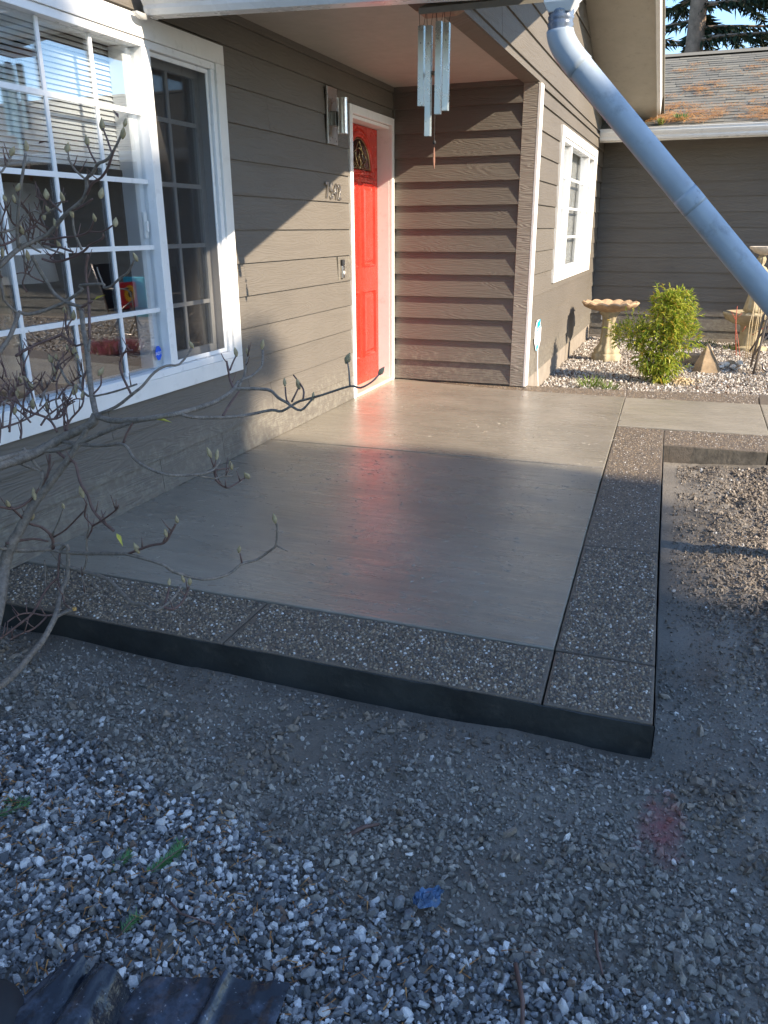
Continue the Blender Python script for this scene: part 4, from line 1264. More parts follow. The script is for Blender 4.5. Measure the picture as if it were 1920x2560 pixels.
tuft((3.02, 4.0, -.15), 50, .18, .09, M_weed, 'weed', 'low green weed at the foot of the stone fountain', 'weed', width=.004)
Vs, Fs = [], []
for _ in range(120):
    a = random.uniform(0, 6.28); leaf(Vector((2.47 + random.gauss(0, .05), 1.42 + random.gauss(0, .05), -.13)), Vector((math.cos(a), math.sin(a), random.uniform(.1, .9))), random.uniform(.08, .14), .005, .8)
tag(fast_mesh('dry_grass_tuft', np.array(Vs), Fs, M_cream), 'dry tan grass tuft at the right foot of the garden bush', 'grass tuft')

rk = MB()
rk.add([(2.575, 2.16, -.15), (2.66, 2.08, -.15), (2.86, 2.16, -.15), (2.80, 2.30, -.15), (2.63, 2.30, -.15),
        (2.60, 2.16, -.05), (2.67, 2.11, -.02), (2.83, 2.17, -.06), (2.78, 2.27, -.02), (2.64, 2.27, -.02),
        (2.655, 2.18, .07), (2.69, 2.15, .09), (2.765, 2.19, .06), (2.74, 2.24, .08), (2.675, 2.235, .08), (2.695, 2.19, .155), (2.715, 2.20, .15)],
       [(0, 1, 6, 5), (1, 2, 7, 6), (2, 3, 8, 7), (3, 4, 9, 8), (4, 0, 5, 9), (5, 6, 11, 10), (6, 7, 12, 11), (7, 8, 13, 12), (8, 9, 14, 13), (9, 5, 10, 14), (10, 11, 15), (11, 12, 16, 15), (12, 13, 16), (13, 14, 15, 16), (14, 10, 15), (4, 3, 2, 1, 0)])
tag(rk.build('rock', M_rock, None, bevel=.008), 'pointed brown rock standing upright in the gravel right of the bush', 'rock')
pl = MB(); pl.box(2.45, 2.74, 2.62, 2.80, -.14, -.035)
tag(pl.build('flat_stone', M_rock, None, bevel=.012), 'low flat grey stone lying behind the pointed rock', 'stone')
for i, (x, y, s_) in enumerate([(2.90, 2.50, .075), (2.98, 2.42, .06), (3.05, 2.62, .075), (2.86, 2.36, .055), (2.96, 2.60, .09)]):
    V_, F_ = hull_proto(16, 700 + i, (1, .8, .6))
    me = bpy.data.meshes.new('shell_stone'); me.from_pydata([tuple(v * s_ * 1.6) for v in V_], [], [tuple(f) for f in F_]); me.materials.append(M_shell if i != 4 else M_rock)
    o = bpy.data.objects.new('shell_stone', me); col.objects.link(o); o.location = (x, y, -.13 + s_ * .35); o.rotation_euler = (0, 0, i * 1.3)
    tag(o, ['white knobbly stone left of centre in the pale stone cluster', 'white knobbly stone at the front of the pale stone cluster', 'white knobbly stone furthest right in the pale cluster near the chair legs', 'white knobbly stone touching the foot of the pointed rock', 'grey stone in the middle of the pale stone cluster'][i], 'stone', 'pale stones beside the pointed rock')

sg = thing('yard_sign', 'blue and white octagonal yard sign on a thin stake against the gable wall', 'yard sign', (1.27, .50, -.15))
sx, sy, szc = 1.222, .43, .385
octp = [(sx + .006 + .010 * math.cos(a), sy + .105 * math.cos(a), szc + .145 * math.sin(a)) for a in [PI / 8 + i * PI / 4 for i in range(8)]]
MB().prism(octp, (-.004, 0, 0)).build('plate', M_signwhite, sg)
def signband(z0, z1, h):
    return MB().prism([(sx + .0082 + .010 * k, sy + .105 * k, szc + z + .03 * k) for k, z in ((-h, z0), (h, z0), (h, z1), (-h, z1))], (-.0012, 0, 0)).build('sign_band', M_signblue, sg)
signband(.070, .125, .42); signband(.045, .058, .70); signband(.068, .074, .6); signband(-.075, -.068, .7); signband(-.125, -.085, .36)
MB().tube([(1.2235, .435, .40), (1.232, .47, .1), (1.245, .52, -.16)], .006, 8).build('stake', M_white, sg)

def patio_chair(x, y, label):
    c = thing('folding_chair', label, 'chair', (x, y, -.14), 'folding chairs on the garden gravel')
    for s_ in (0, .46):
        MB().tube([(x, y + s_, -.135), (x + .025, y + s_, .12), (x + .05, y + s_, .40), (x + .065, y + s_, .47), (x + .11, y + s_, .515), (x + .20, y + s_, .525), (x + .48, y + s_, .52)], .0125, 10).build('front_leg', M_bronze, c, True)
        MB().tube([(x + .50, y + s_, -.13), (x + .40, y + s_, .02), (x + .24, y + s_, .25), (x + .06, y + s_, .36)], .0115, 10).build('rear_leg', M_bronze, c, True)
        MB().tube([(x - .03, y + s_ + .02, .03), (x + .05, y + s_ + .02, .20), (x + .13, y + s_ + .02, .33)], .010, 8).build('brace', M_bronze, c, True)
        MB().tube([(x + .48, y + s_, .20), (x + .55, y + s_, .5), (x + .66, y + s_, .85)], .0125, 10).build('back_post', M_bronze, c, True)
    MB().tube([(x + .07, y + .0, -.02), (x + .085, y + .0, -.075), (x + .12, y + .0, -.10), (x + .45, y + .0, -.10)], .0115, 10).build('floor_bar', M_bronze, c, True)
    MB().box(x + .06, x + .50, y + .02, y + .44, .215, .235).build('seat', M_black, c, bevel=.006)
    m = MB(); m.add([(x + .50, y + .02, .24), (x + .50, y + .44, .24), (x + .665, y + .44, .84), (x + .665, y + .02, .84), (x + .512, y + .02, .24), (x + .512, y + .44, .24), (x + .677, y + .44, .84), (x + .677, y + .02, .84)],
                    [(0, 1, 2, 3), (7, 6, 5, 4), (0, 4, 5, 1), (1, 5, 6, 2), (2, 6, 7, 3), (3, 7, 4, 0)])
    m.build('back', M_black, c)
    MB().box(x + .09, x + .14, y - .018, y + .018, .527, .545).build('armrest', M_black, c, bevel=.005)
    return c
patio_chair(3.165, 2.13, 'dark metal folding chair at the right edge under the pipe')
patio_chair(4.66, 2.55, 'dark metal folding chair with a sunflower cushion further along the bed')
cu_ = thing('cushion', 'red cushion with a big yellow sunflower on the folding chair', 'cushion', (4.86, 2.62, .24))
def pdisc(c, r, n=12):
    return [(c[0], c[1] + r * math.cos(i * 2 * PI / n), c[2] + r * math.sin(i * 2 * PI / n)) for i in range(n)]
MB().box(4.91, 5.01, 2.60, 2.95, .24, .60).build('cover', M_redcloth, cu_, bevel=.03)
MB().prism(pdisc((4.907, 2.775, .44), .12, 24), (.003, 0, 0)).build('flower', M_yellow, cu_)
MB().prism(pdisc((4.905, 2.775, .44), .05, 16), (.003, 0, 0)).build('flower_centre', M_browncentre, cu_)
tw = MB(); tw.box(4.81, 5.17, 2.985, 3.03, .10, .66)
tag(tw.build('towel', M_teal, None, bevel=.015), 'teal towel hung over the arm of the sunflower chair', 'towel')
hb = thing('heather', 'low pink flowering heather clump in the gravel bed', 'heather', (3.95, 1.36, -.14))
Vs, Fs = [], []
for _ in range(900):
    a = random.uniform(0, 6.28); r = abs(random.gauss(0, .14)); b = Vector((4.05 + r * math.cos(a), 1.25 + r * math.sin(a), -.14))
    leaf(b, Vector((math.cos(a) * .7, math.sin(a) * .7, 1 + random.random())), random.uniform(.12, .24), .006, .1)
fast_mesh('foliage', np.array(Vs), Fs, M_heather, hb, kind='stuff')

rp = thing('red_twig_shrub', 'leafless shrub with thin red stems in front of the stone fountain', 'shrub', (3.02, 3.6, -.15))
for (pts, r) in [([(3.06, 3.5, -.15), (3.03, 3.55, .05), (3.0, 3.55, .30), (3.0, 3.55, .42)], .006), ([(3.005, 3.55, .26), (2.94, 3.52, .36)], .004), ([(3.005, 3.55, .27), (3.06, 3.55, .34)], .004), ([(3.10, 3.45, -.15), (3.06, 3.5, .02), (3.01, 3.55, .2)], .004), ([(3.09, 3.52, .13), (3.12, 3.52, .2)], .004), ([(3.2, 3.5, .10), (3.3, 3.5, .18), (3.45, 3.5, .2)], .005)]:
    MB().tube(pts, [r] * (len(pts) - 1) + [r * .6], 6).build('stem', M_redstem, rp, True)
cs = thing('cream_stemmed_plant', 'bare plant with upright straw-coloured stems beside the fountain bowl', 'plant', (3.2, 3.3, -.15))
for i in range(7):
    x = 3.15 + i * .022
    MB().tube([(x, 3.3, -.15), (x + random.uniform(-.01, .02), 3.3, .25), (x + random.uniform(-.02, .05), 3.3, random.uniform(.45, .62))], [.005, .0045, .003], 6).build('stem', M_cream, cs, True)
gm = thing('shadow_marker', 'plain octagonal plate on a tall thin post, added unseen for its shadow on the gable wall', 'shadow caster', (3.75, 1.99, -.15))  # unseen plate and post, added to cast a shadow on the gable wall
MB().prism([(3.75, 1.99 + .10 * math.cos(a), 1.60 + .15 * math.sin(a)) for a in [PI / 8 + i * PI / 4 for i in range(8)]], (.004, 0, 0)).build('plate', M_signwhite, gm)
MB().tube([(3.756, 1.99, -.16), (3.756, 1.99, 1.55)], .011, 8).build('post', M_white, gm)

# ------------------------------------------------------------------ bare magnolia in front of the window
mg = thing('magnolia_tree', 'bare magnolia shrub with fuzzy buds on curving twigs in front of the big window', 'shrub', (.8, -5.5, -.14))
MAGNOLIA = [
  [(0.705,-5.417,0.1,0.0248),(0.521,-5.191,0.075,0.0258),(0.359,-4.982,0.107,0.0261),(0.3,-4.891,0.165,0.0248),(0.321,-4.871,0.236,0.0225),(0.346,-4.845,0.289,0.0204),(0.396,-4.811,0.383,0.0182),(0.438,-4.786,0.44,0.016),(0.528,-4.758,0.545,0.0137),(0.607,-4.734,0.656,0.0115),(0.629,-4.714,0.707,0.0094)],
  [(0.873,-5.584,0.127,0.0112),(0.739,-5.372,0.06,0.012),(0.678,-5.257,0.027,0.012),(0.588,-5.076,0.002,0.0123),(0.566,-5.021,0.003,0.0118),(0.527,-4.928,0.019,0.0115),(0.505,-4.884,0.033,0.0109),(0.466,-4.811,0.068,0.0103),(0.458,-4.761,0.106,0.0097),(0.457,-4.749,0.162,0.0088),(0.464,-4.751,0.224,0.008),(0.43,-4.752,0.197,0.0072)],
  [(0.586,-5.312,0.097,0.0203),(0.261,-5.025,0.215,0.0223),(0.359,-5.03,0.498,0.0205),(0.385,-4.979,0.551,0.0199),(0.392,-4.917,0.559,0.0195),(0.412,-4.808,0.565,0.0194),(0.45,-4.754,0.59,0.0188),(0.515,-4.727,0.626,0.018),(0.628,-4.731,0.676,0.0169),(0.645,-4.722,0.704,0.0161)],
  [(0.645,-4.722,0.704,0.0121),(0.735,-4.762,0.703,0.0112),(0.865,-4.804,0.724,0.0103),(0.959,-4.802,0.741,0.0096),(1.004,-4.756,0.747,0.0092),(1.032,-4.63,0.752,0.009),(1.042,-4.519,0.768,0.0087),(1.042,-4.483,0.782,0.0082)],
  [(0.645,-4.722,0.704,0.0121),(0.611,-4.689,0.735,0.0117),(0.554,-4.627,0.793,0.0113),(0.475,-4.53,0.891,0.0111),(0.42,-4.471,0.964,0.0107),(0.398,-4.441,1.021,0.0102)],
  [(1.042,-4.483,0.782,0.0068),(1.04,-4.454,0.796,0.0062),(1.061,-4.398,0.807,0.0056),(1.075,-4.348,0.836,0.0049),(1.057,-4.304,0.883,0.0043)],
  [(1.045,-4.493,0.774,0.0055),(1.023,-4.482,0.805,0.005),(1.002,-4.455,0.841,0.0046),(0.99,-4.442,0.862,0.0041)],
  [(1.008,-4.453,0.834,0.0041),(1.001,-4.417,0.856,0.0035),(0.998,-4.39,0.872,0.0029)],
  [(1.048,-4.47,0.78,0.0048),(1.043,-4.419,0.81,0.0044),(1.027,-4.369,0.853,0.0039),(1.022,-4.352,0.868,0.0035)],
  [(1.046,-4.484,0.777,0.0068),(1.127,-4.411,0.766,0.0065),(1.176,-4.43,0.745,0.0061),(1.224,-4.45,0.732,0.0056),(1.239,-4.46,0.727,0.0052),(1.29,-4.487,0.72,0.0048),(1.323,-4.484,0.75,0.0044),(1.332,-4.482,0.761,0.004)],
  [(1.228,-4.451,0.733,0.0041),(1.212,-4.437,0.744,0.0035),(1.192,-4.403,0.777,0.0029)],
  [(1.005,-4.758,0.745,0.0063),(1.028,-4.73,0.729,0.0061),(1.064,-4.609,0.705,0.0061),(1.097,-4.526,0.696,0.006),(1.165,-4.464,0.707,0.0058),(1.208,-4.466,0.707,0.0054),(1.263,-4.46,0.74,0.0051),(1.299,-4.468,0.753,0.0048),(1.377,-4.497,0.78,0.0044),(1.488,-4.53,0.821,0.0041),(1.53,-4.546,0.821,0.0038),(1.562,-4.526,0.839,0.0035),(1.575,-4.498,0.858,0.0033)],
  [(1.488,-4.53,0.821,0.0033),(1.465,-4.482,0.863,0.0028),(1.451,-4.458,0.883,0.0024)],
  [(1.239,-4.451,0.738,0.0038),(1.249,-4.43,0.77,0.0032),(1.252,-4.422,0.781,0.0027)],
  [(1.288,-4.462,0.754,0.004),(1.276,-4.434,0.782,0.0034),(1.213,-4.377,0.815,0.0028)],
  [(1.062,-4.606,0.709,0.0053),(1.057,-4.548,0.738,0.0046),(1.055,-4.482,0.767,0.0038)],
  [(0.359,-5.03,0.498,0.0129),(0.373,-5.025,0.579,0.012),(0.392,-4.912,0.578,0.0117),(0.404,-4.82,0.579,0.0113),(0.437,-4.77,0.576,0.0107),(0.499,-4.746,0.581,0.0099),(0.592,-4.748,0.614,0.009),(0.719,-4.773,0.667,0.008),(0.829,-4.8,0.707,0.0071),(0.945,-4.803,0.743,0.0062)],
  [(0.494,-4.736,0.606,0.0076),(0.593,-4.75,0.607,0.0071),(0.702,-4.784,0.621,0.0065),(0.828,-4.827,0.647,0.0059),(0.882,-4.856,0.616,0.0055),(0.935,-4.872,0.597,0.0051),(1.007,-4.865,0.575,0.0048),(1.06,-4.79,0.559,0.0045),(1.081,-4.72,0.556,0.0042),(1.089,-4.685,0.582,0.0039)],
  [(1.083,-4.714,0.566,0.0032),(1.077,-4.722,0.599,0.0023)],
  [(1.083,-4.71,0.568,0.0032),(1.084,-4.7,0.588,0.0023)],
  [(1.064,-4.778,0.553,0.0038),(1.083,-4.711,0.526,0.0035),(1.091,-4.686,0.527,0.0032),(1.107,-4.643,0.517,0.0028)],
  [(1.083,-4.711,0.523,0.0039),(1.089,-4.687,0.496,0.0035),(1.098,-4.657,0.481,0.0031),(1.128,-4.604,0.501,0.0027)],
  [(1.086,-4.702,0.553,0.0033),(1.1,-4.658,0.548,0.0023)],
  [(1.084,-4.708,0.559,0.0039),(1.083,-4.711,0.526,0.0027)],
  [(1.091,-4.684,0.529,0.0033),(1.117,-4.619,0.541,0.0023)],
  [(0.827,-4.826,0.651,0.0045),(0.835,-4.816,0.68,0.0038),(0.857,-4.805,0.717,0.0031)],
  [(0.486,-4.751,0.571,0.0062),(0.528,-4.757,0.549,0.0061),(0.565,-4.763,0.541,0.0059),(0.585,-4.775,0.481,0.0059),(0.619,-4.785,0.44,0.0057),(0.635,-4.789,0.394,0.0057),(0.681,-4.801,0.359,0.0055),(0.737,-4.817,0.337,0.0054)],
  [(0.359,-5.03,0.498,0.009),(0.308,-4.992,0.304,0.0091),(0.316,-4.907,0.252,0.0091),(0.327,-4.837,0.216,0.009),(0.394,-4.762,0.201,0.0089),(0.406,-4.757,0.196,0.0085),(0.508,-4.753,0.198,0.0081),(0.746,-4.817,0.255,0.0074),(0.802,-4.833,0.266,0.007),(0.933,-4.837,0.252,0.0066),(0.962,-4.818,0.221,0.0063),(1.027,-4.752,0.175,0.0062),(1.054,-4.638,0.149,0.0061),(1.078,-4.583,0.17,0.0058),(1.118,-4.544,0.176,0.0056),(1.166,-4.528,0.213,0.0052),(1.191,-4.527,0.238,0.0049),(1.204,-4.537,0.31,0.0045),(1.2,-4.54,0.328,0.0042)],
  [(1.191,-4.527,0.235,0.0035),(1.235,-4.527,0.22,0.0025)],
  [(1.08,-4.58,0.169,0.004),(1.08,-4.589,0.213,0.0028)],
  [(0.791,-4.83,0.264,0.0054),(0.905,-4.85,0.319,0.0049),(0.954,-4.842,0.332,0.0046),(0.976,-4.838,0.361,0.0042),(0.999,-4.832,0.4,0.0039)],
  [(0.952,-4.843,0.334,0.0036),(0.962,-4.843,0.353,0.0025)],
  [(0.399,-4.759,0.193,0.0094),(0.434,-4.749,0.144,0.009),(0.526,-4.758,0.131,0.0085),(0.683,-4.817,0.15,0.0078),(0.812,-4.897,0.148,0.0071),(0.884,-4.942,0.148,0.0065),(0.931,-4.952,0.158,0.006),(0.991,-4.974,0.158,0.0056),(1.012,-4.952,0.164,0.0052),(1.013,-4.877,0.178,0.0049),(1.002,-4.841,0.19,0.0046)],
  [(1.006,-4.954,0.164,0.0051),(1.044,-4.947,0.158,0.0046),(1.041,-4.89,0.162,0.0043),(1.022,-4.826,0.178,0.004)],
  [(1.01,-4.945,0.166,0.0038),(0.993,-4.903,0.18,0.0033),(0.981,-4.875,0.192,0.0027)],
  [(0.52,-4.924,0.02,0.0069),(0.54,-4.894,0.031,0.0074),(0.565,-4.881,0.042,0.0079),(0.574,-4.879,0.045,0.0084)],
  [(0.368,-4.769,0.158,0.0029),(0.371,-4.781,0.1,0.0025),(0.409,-4.828,0.067,0.002)],
  [(0.419,-4.77,0.096,0.0044),(0.407,-4.821,0.07,0.0045),(0.446,-4.934,0.037,0.0045),(0.464,-5.007,0.037,0.0045),(0.5,-5.109,0.051,0.0044),(0.528,-5.176,0.065,0.0044)],
  [(0.512,-4.902,0.027,0.0045),(0.486,-4.921,0.025,0.004),(0.444,-4.943,0.038,0.0036),(0.434,-4.984,0.05,0.0032),(0.451,-5.051,0.059,0.0027)],
  [(0.493,-4.926,0.023,0.0042),(0.505,-4.995,0.017,0.0036),(0.511,-5.068,0.03,0.0031),(0.525,-5.12,0.041,0.0026)],
  [(0.516,-4.852,0.049,0.0042),(0.576,-4.834,0.078,0.0041),(0.58,-4.821,0.091,0.004),(0.531,-4.769,0.12,0.004),(0.553,-4.762,0.181,0.0038),(0.574,-4.768,0.272,0.0036),(0.602,-4.777,0.323,0.0035)],
  [(0.43,-4.752,0.197,0.0043),(0.422,-4.775,0.092,0.004),(0.466,-4.811,0.068,0.0037),(0.515,-4.855,0.047,0.0033),(0.553,-4.875,0.043,0.0029)],
  [(0.359,-5.03,0.498,0.0103),(0.165,-4.621,1.128,0.0108),(0.178,-4.57,1.172,0.0105),(0.19,-4.532,1.203,0.0101),(0.205,-4.497,1.229,0.0098),(0.234,-4.453,1.254,0.0094),(0.28,-4.425,1.279,0.009),(0.368,-4.426,1.343,0.0084),(0.465,-4.447,1.386,0.0079),(0.501,-4.46,1.422,0.0074),(0.507,-4.461,1.455,0.0069),(0.542,-4.471,1.469,0.0065),(0.574,-4.479,1.497,0.006),(0.624,-4.498,1.505,0.0056),(0.658,-4.508,1.524,0.0052),(0.691,-4.51,1.56,0.0047),(0.708,-4.5,1.596,0.0043)],
  [(0.567,-4.476,1.498,0.004),(0.533,-4.456,1.531,0.0037),(0.51,-4.44,1.56,0.0034)],
  [(0.5,-4.459,1.453,0.0041),(0.448,-4.442,1.484,0.0039),(0.421,-4.432,1.516,0.0037),(0.412,-4.424,1.543,0.0034)],
  [(0.658,-4.508,1.524,0.0039),(0.622,-4.478,1.571,0.0036),(0.587,-4.449,1.606,0.0033)],
  [(0.498,-4.458,1.406,0.0052),(0.537,-4.472,1.439,0.0049),(0.592,-4.492,1.454,0.0046),(0.64,-4.508,1.487,0.0043),(0.663,-4.51,1.523,0.0041),(0.697,-4.508,1.571,0.0038)],
  [(0.205,-4.5,1.229,0.0071),(0.229,-4.516,1.3,0.0067),(0.275,-4.523,1.423,0.0062),(0.289,-4.512,1.484,0.0058),(0.291,-4.492,1.537,0.0054)],
  [(0.359,-5.03,0.498,0.0045),(0.271,-4.639,1.441,0.0043),(0.277,-4.605,1.468,0.0039),(0.28,-4.579,1.493,0.0036),(0.281,-4.55,1.523,0.0033)],
  [(0.374,-4.427,1.35,0.0049),(0.443,-4.44,1.364,0.0042),(0.526,-4.467,1.39,0.0034)],
  [(0.353,-4.427,1.35,0.0042),(0.32,-4.443,1.388,0.0037),(0.3,-4.457,1.392,0.0033),(0.29,-4.473,1.403,0.0028)],
  [(0.32,-4.443,1.388,0.0035),(0.316,-4.449,1.4,0.0025)],
  [(0.286,-4.448,1.344,0.0048),(0.298,-4.441,1.347,0.0043),(0.346,-4.432,1.372,0.0038),(0.365,-4.433,1.388,0.0033)],
  [(0.315,-4.42,1.299,0.0036),(0.296,-4.414,1.257,0.0031),(0.29,-4.411,1.241,0.0025)],
  [(0.245,-4.441,1.256,0.0049),(0.342,-4.411,1.267,0.0046),(0.401,-4.419,1.27,0.0043),(0.471,-4.439,1.286,0.0039),(0.511,-4.456,1.321,0.0036)],
  [(0.471,-4.439,1.286,0.0039),(0.552,-4.468,1.285,0.0033),(0.627,-4.5,1.307,0.0026)],
  [(0.4,-4.428,1.34,0.0042),(0.391,-4.419,1.283,0.0047),(0.413,-4.417,1.224,0.0051)],
  [(0.25,-4.432,1.247,0.0058),(0.293,-4.41,1.237,0.0051),(0.364,-4.407,1.216,0.0043)],
  [(0.235,-4.427,1.194,0.0052),(0.271,-4.407,1.181,0.0051),(0.341,-4.403,1.194,0.0048),(0.424,-4.42,1.221,0.0046),(0.461,-4.432,1.24,0.0043),(0.545,-4.463,1.263,0.004),(0.552,-4.468,1.279,0.0038)],
  [(0.359,-5.03,0.498,0.0051),(0.192,-4.607,1.231,0.0052),(0.198,-4.575,1.24,0.0049),(0.209,-4.527,1.255,0.0046),(0.232,-4.485,1.287,0.0043),(0.261,-4.452,1.306,0.004)],
  [(0.359,-5.03,0.498,0.0051),(0.208,-4.613,1.273,0.0052),(0.215,-4.583,1.284,0.005),(0.225,-4.529,1.296,0.0049),(0.245,-4.499,1.325,0.0047),(0.27,-4.474,1.356,0.0044),(0.286,-4.448,1.344,0.0042)],
  [(0.359,-5.03,0.498,0.0103),(0.265,-4.798,0.842,0.0101),(0.23,-4.682,0.894,0.0098),(0.208,-4.601,0.94,0.0093),(0.19,-4.532,1.006,0.0087)],
  [(0.189,-4.529,1.013,0.008),(0.204,-4.498,1.001,0.0077),(0.242,-4.447,1.014,0.0075),(0.3,-4.422,1.038,0.0072),(0.357,-4.418,1.066,0.0068),(0.398,-4.422,1.089,0.0065),(0.383,-4.416,1.101,0.0062),(0.515,-4.455,1.111,0.0057),(0.525,-4.461,1.099,0.0054),(0.566,-4.475,1.105,0.0051),(0.625,-4.492,1.136,0.0047),(0.671,-4.507,1.156,0.0044),(0.707,-4.517,1.194,0.004)],
  [(0.359,-5.03,0.498,0.0064),(0.169,-4.589,1.126,0.0063),(0.172,-4.571,1.057,0.0057),(0.19,-4.532,1.006,0.0051)],
  [(0.525,-4.46,1.103,0.0037),(0.494,-4.443,1.151,0.0031),(0.489,-4.44,1.167,0.0026)],
  [(0.216,-4.452,1.203,0.008),(0.223,-4.429,1.147,0.0079),(0.242,-4.418,1.102,0.0078),(0.264,-4.418,1.069,0.0077),(0.322,-4.422,1.039,0.0075),(0.394,-4.437,1.028,0.0073)],
  [(0.397,-4.438,1.027,0.0058),(0.421,-4.442,1.036,0.0051),(0.455,-4.448,1.049,0.0043)],
  [(0.477,-4.511,0.923,0.0057),(0.435,-4.441,1.05,0.0055),(0.42,-4.419,1.149,0.0053),(0.441,-4.424,1.208,0.005)],
  [(0.491,-4.541,0.884,0.0057),(0.477,-4.511,0.923,0.004)],
  [(0.444,-4.512,0.906,0.0043),(0.395,-4.505,0.899,0.0041),(0.34,-4.467,0.946,0.004),(0.318,-4.438,0.999,0.0038)],
  [(0.248,-4.632,0.871,0.0057),(0.252,-4.555,0.895,0.0054),(0.317,-4.481,0.927,0.0051),(0.325,-4.478,0.93,0.0048),(0.395,-4.505,0.899,0.0043)],
  [(0.338,-4.465,0.95,0.0038),(0.348,-4.452,0.974,0.0032),(0.361,-4.448,0.985,0.0027)],
  [(0.357,-4.551,0.84,0.0052),(0.434,-4.602,0.784,0.0049),(0.491,-4.621,0.774,0.0047),(0.537,-4.644,0.761,0.0044),(0.587,-4.667,0.755,0.0042),(0.715,-4.701,0.786,0.0039),(0.819,-4.717,0.82,0.0036)],
  [(0.586,-4.664,0.757,0.0038),(0.62,-4.654,0.792,0.0032),(0.607,-4.63,0.82,0.0027)],
  [(0.814,-4.742,0.787,0.0046),(0.708,-4.652,0.851,0.0045),(0.699,-4.614,0.899,0.0041),(0.739,-4.619,0.912,0.0037)],
  [(0.644,-4.72,0.707,0.0067),(0.744,-4.742,0.744,0.0062),(0.817,-4.739,0.793,0.0057),(0.849,-4.728,0.818,0.0053),(0.873,-4.692,0.857,0.005),(0.9,-4.662,0.875,0.0046),(0.929,-4.63,0.877,0.0043),(0.927,-4.554,0.915,0.004)],
  [(0.514,-4.626,0.776,0.0042),(0.497,-4.592,0.814,0.004),(0.445,-4.547,0.854,0.0038),(0.389,-4.511,0.889,0.0036)],
  [(0.533,-4.647,0.756,0.0044),(0.509,-4.604,0.803,0.0043),(0.514,-4.58,0.837,0.0042)],
  [(0.322,-4.803,0.761,0.004),(0.334,-4.756,0.742,0.0043),(0.365,-4.738,0.704,0.0045),(0.409,-4.709,0.68,0.0047),(0.44,-4.71,0.662,0.0048),(0.468,-4.723,0.634,0.005)],
  [(0.425,-4.708,0.671,0.0042),(0.464,-4.691,0.68,0.004),(0.471,-4.655,0.726,0.0038),(0.474,-4.628,0.76,0.0036)],
  [(0.464,-4.691,0.68,0.0039),(0.423,-4.659,0.723,0.0033),(0.411,-4.636,0.748,0.0028)],
  [(0.371,-4.871,0.673,0.004),(0.373,-4.789,0.675,0.0038),(0.384,-4.721,0.692,0.0035),(0.397,-4.667,0.723,0.0033),(0.43,-4.647,0.734,0.003)],
  [(0.501,-4.71,0.653,0.0044),(0.513,-4.695,0.679,0.004),(0.549,-4.676,0.721,0.0035),(0.539,-4.647,0.758,0.0031)],
  [(0.378,-4.841,0.654,0.004),(0.347,-4.787,0.72,0.0037),(0.312,-4.713,0.777,0.0033),(0.286,-4.662,0.817,0.003)],
  [(0.369,-4.857,0.676,0.0037),(0.341,-4.812,0.73,0.0032),(0.308,-4.736,0.781,0.0027)],
  [(0.372,-4.757,0.687,0.0041),(0.345,-4.729,0.731,0.0037),(0.327,-4.671,0.77,0.0034),(0.328,-4.64,0.783,0.003)],
  [(0.399,-4.853,0.556,0.0067),(0.418,-4.809,0.522,0.0058),(0.437,-4.788,0.508,0.0048)],
  [(0.401,-4.817,0.594,0.0075),(0.418,-4.803,0.55,0.0064),(0.437,-4.788,0.508,0.0053)],
  [(0.439,-4.786,0.507,0.0083),(0.435,-4.79,0.469,0.0071),(0.409,-4.805,0.416,0.0058)],
  [(0.359,-5.03,0.498,0.0051),(0.362,-4.951,0.424,0.0052),(0.365,-4.921,0.413,0.0052),(0.37,-4.868,0.389,0.0052),(0.394,-4.823,0.405,0.0051),(0.428,-4.795,0.452,0.005),(0.455,-4.777,0.502,0.0048),(0.459,-4.761,0.564,0.0047)],
  [(0.37,-4.881,0.4,0.0047),(0.37,-4.816,0.318,0.0051),(0.392,-4.783,0.294,0.0056),(0.413,-4.763,0.252,0.006),(0.405,-4.758,0.201,0.0064)],
  [(0.42,-4.761,0.252,0.0043),(0.478,-4.757,0.288,0.0038),(0.586,-4.776,0.376,0.0033)],
  [(0.414,-4.763,0.255,0.0043),(0.455,-4.763,0.317,0.0036),(0.483,-4.765,0.365,0.003)],
  [(0.324,-4.887,0.261,0.0056),(0.358,-4.801,0.251,0.0049),(0.396,-4.766,0.233,0.004)],
  [(0.607,-4.782,0.406,0.0041),(0.585,-4.775,0.355,0.0037),(0.618,-4.781,0.326,0.0033),(0.579,-4.769,0.273,0.0029)],
  [(0.607,-4.782,0.406,0.0033),(0.59,-4.778,0.432,0.0023)],
  [(0.394,-4.762,0.201,0.0058),(0.41,-4.759,0.222,0.0049),(0.464,-4.751,0.224,0.004)],
  [(0.618,-4.781,0.326,0.0042),(0.682,-4.802,0.363,0.0038),(0.77,-4.832,0.42,0.0034),(0.788,-4.839,0.442,0.0031)],
  [(0.412,-4.734,0.655,0.0041),(0.416,-4.704,0.68,0.0037),(0.433,-4.679,0.699,0.0032),(0.454,-4.659,0.72,0.0027),(0.486,-4.646,0.74,0.0022)],
  [(0.339,-4.808,0.734,0.0042),(0.324,-4.802,0.757,0.0037),(0.31,-4.8,0.779,0.0032),(0.295,-4.8,0.801,0.0027),(0.28,-4.802,0.822,0.0022)],
  [(0.376,-4.608,0.782,0.0046),(0.372,-4.592,0.797,0.0041),(0.364,-4.577,0.813,0.0035),(0.349,-4.564,0.829,0.0029),(0.329,-4.557,0.841,0.0023)],
  [(0.474,-4.677,0.699,0.0037),(0.476,-4.664,0.715,0.0033),(0.487,-4.654,0.73,0.0029),(0.51,-4.653,0.739,0.0026),(0.541,-4.66,0.741,0.0022)],
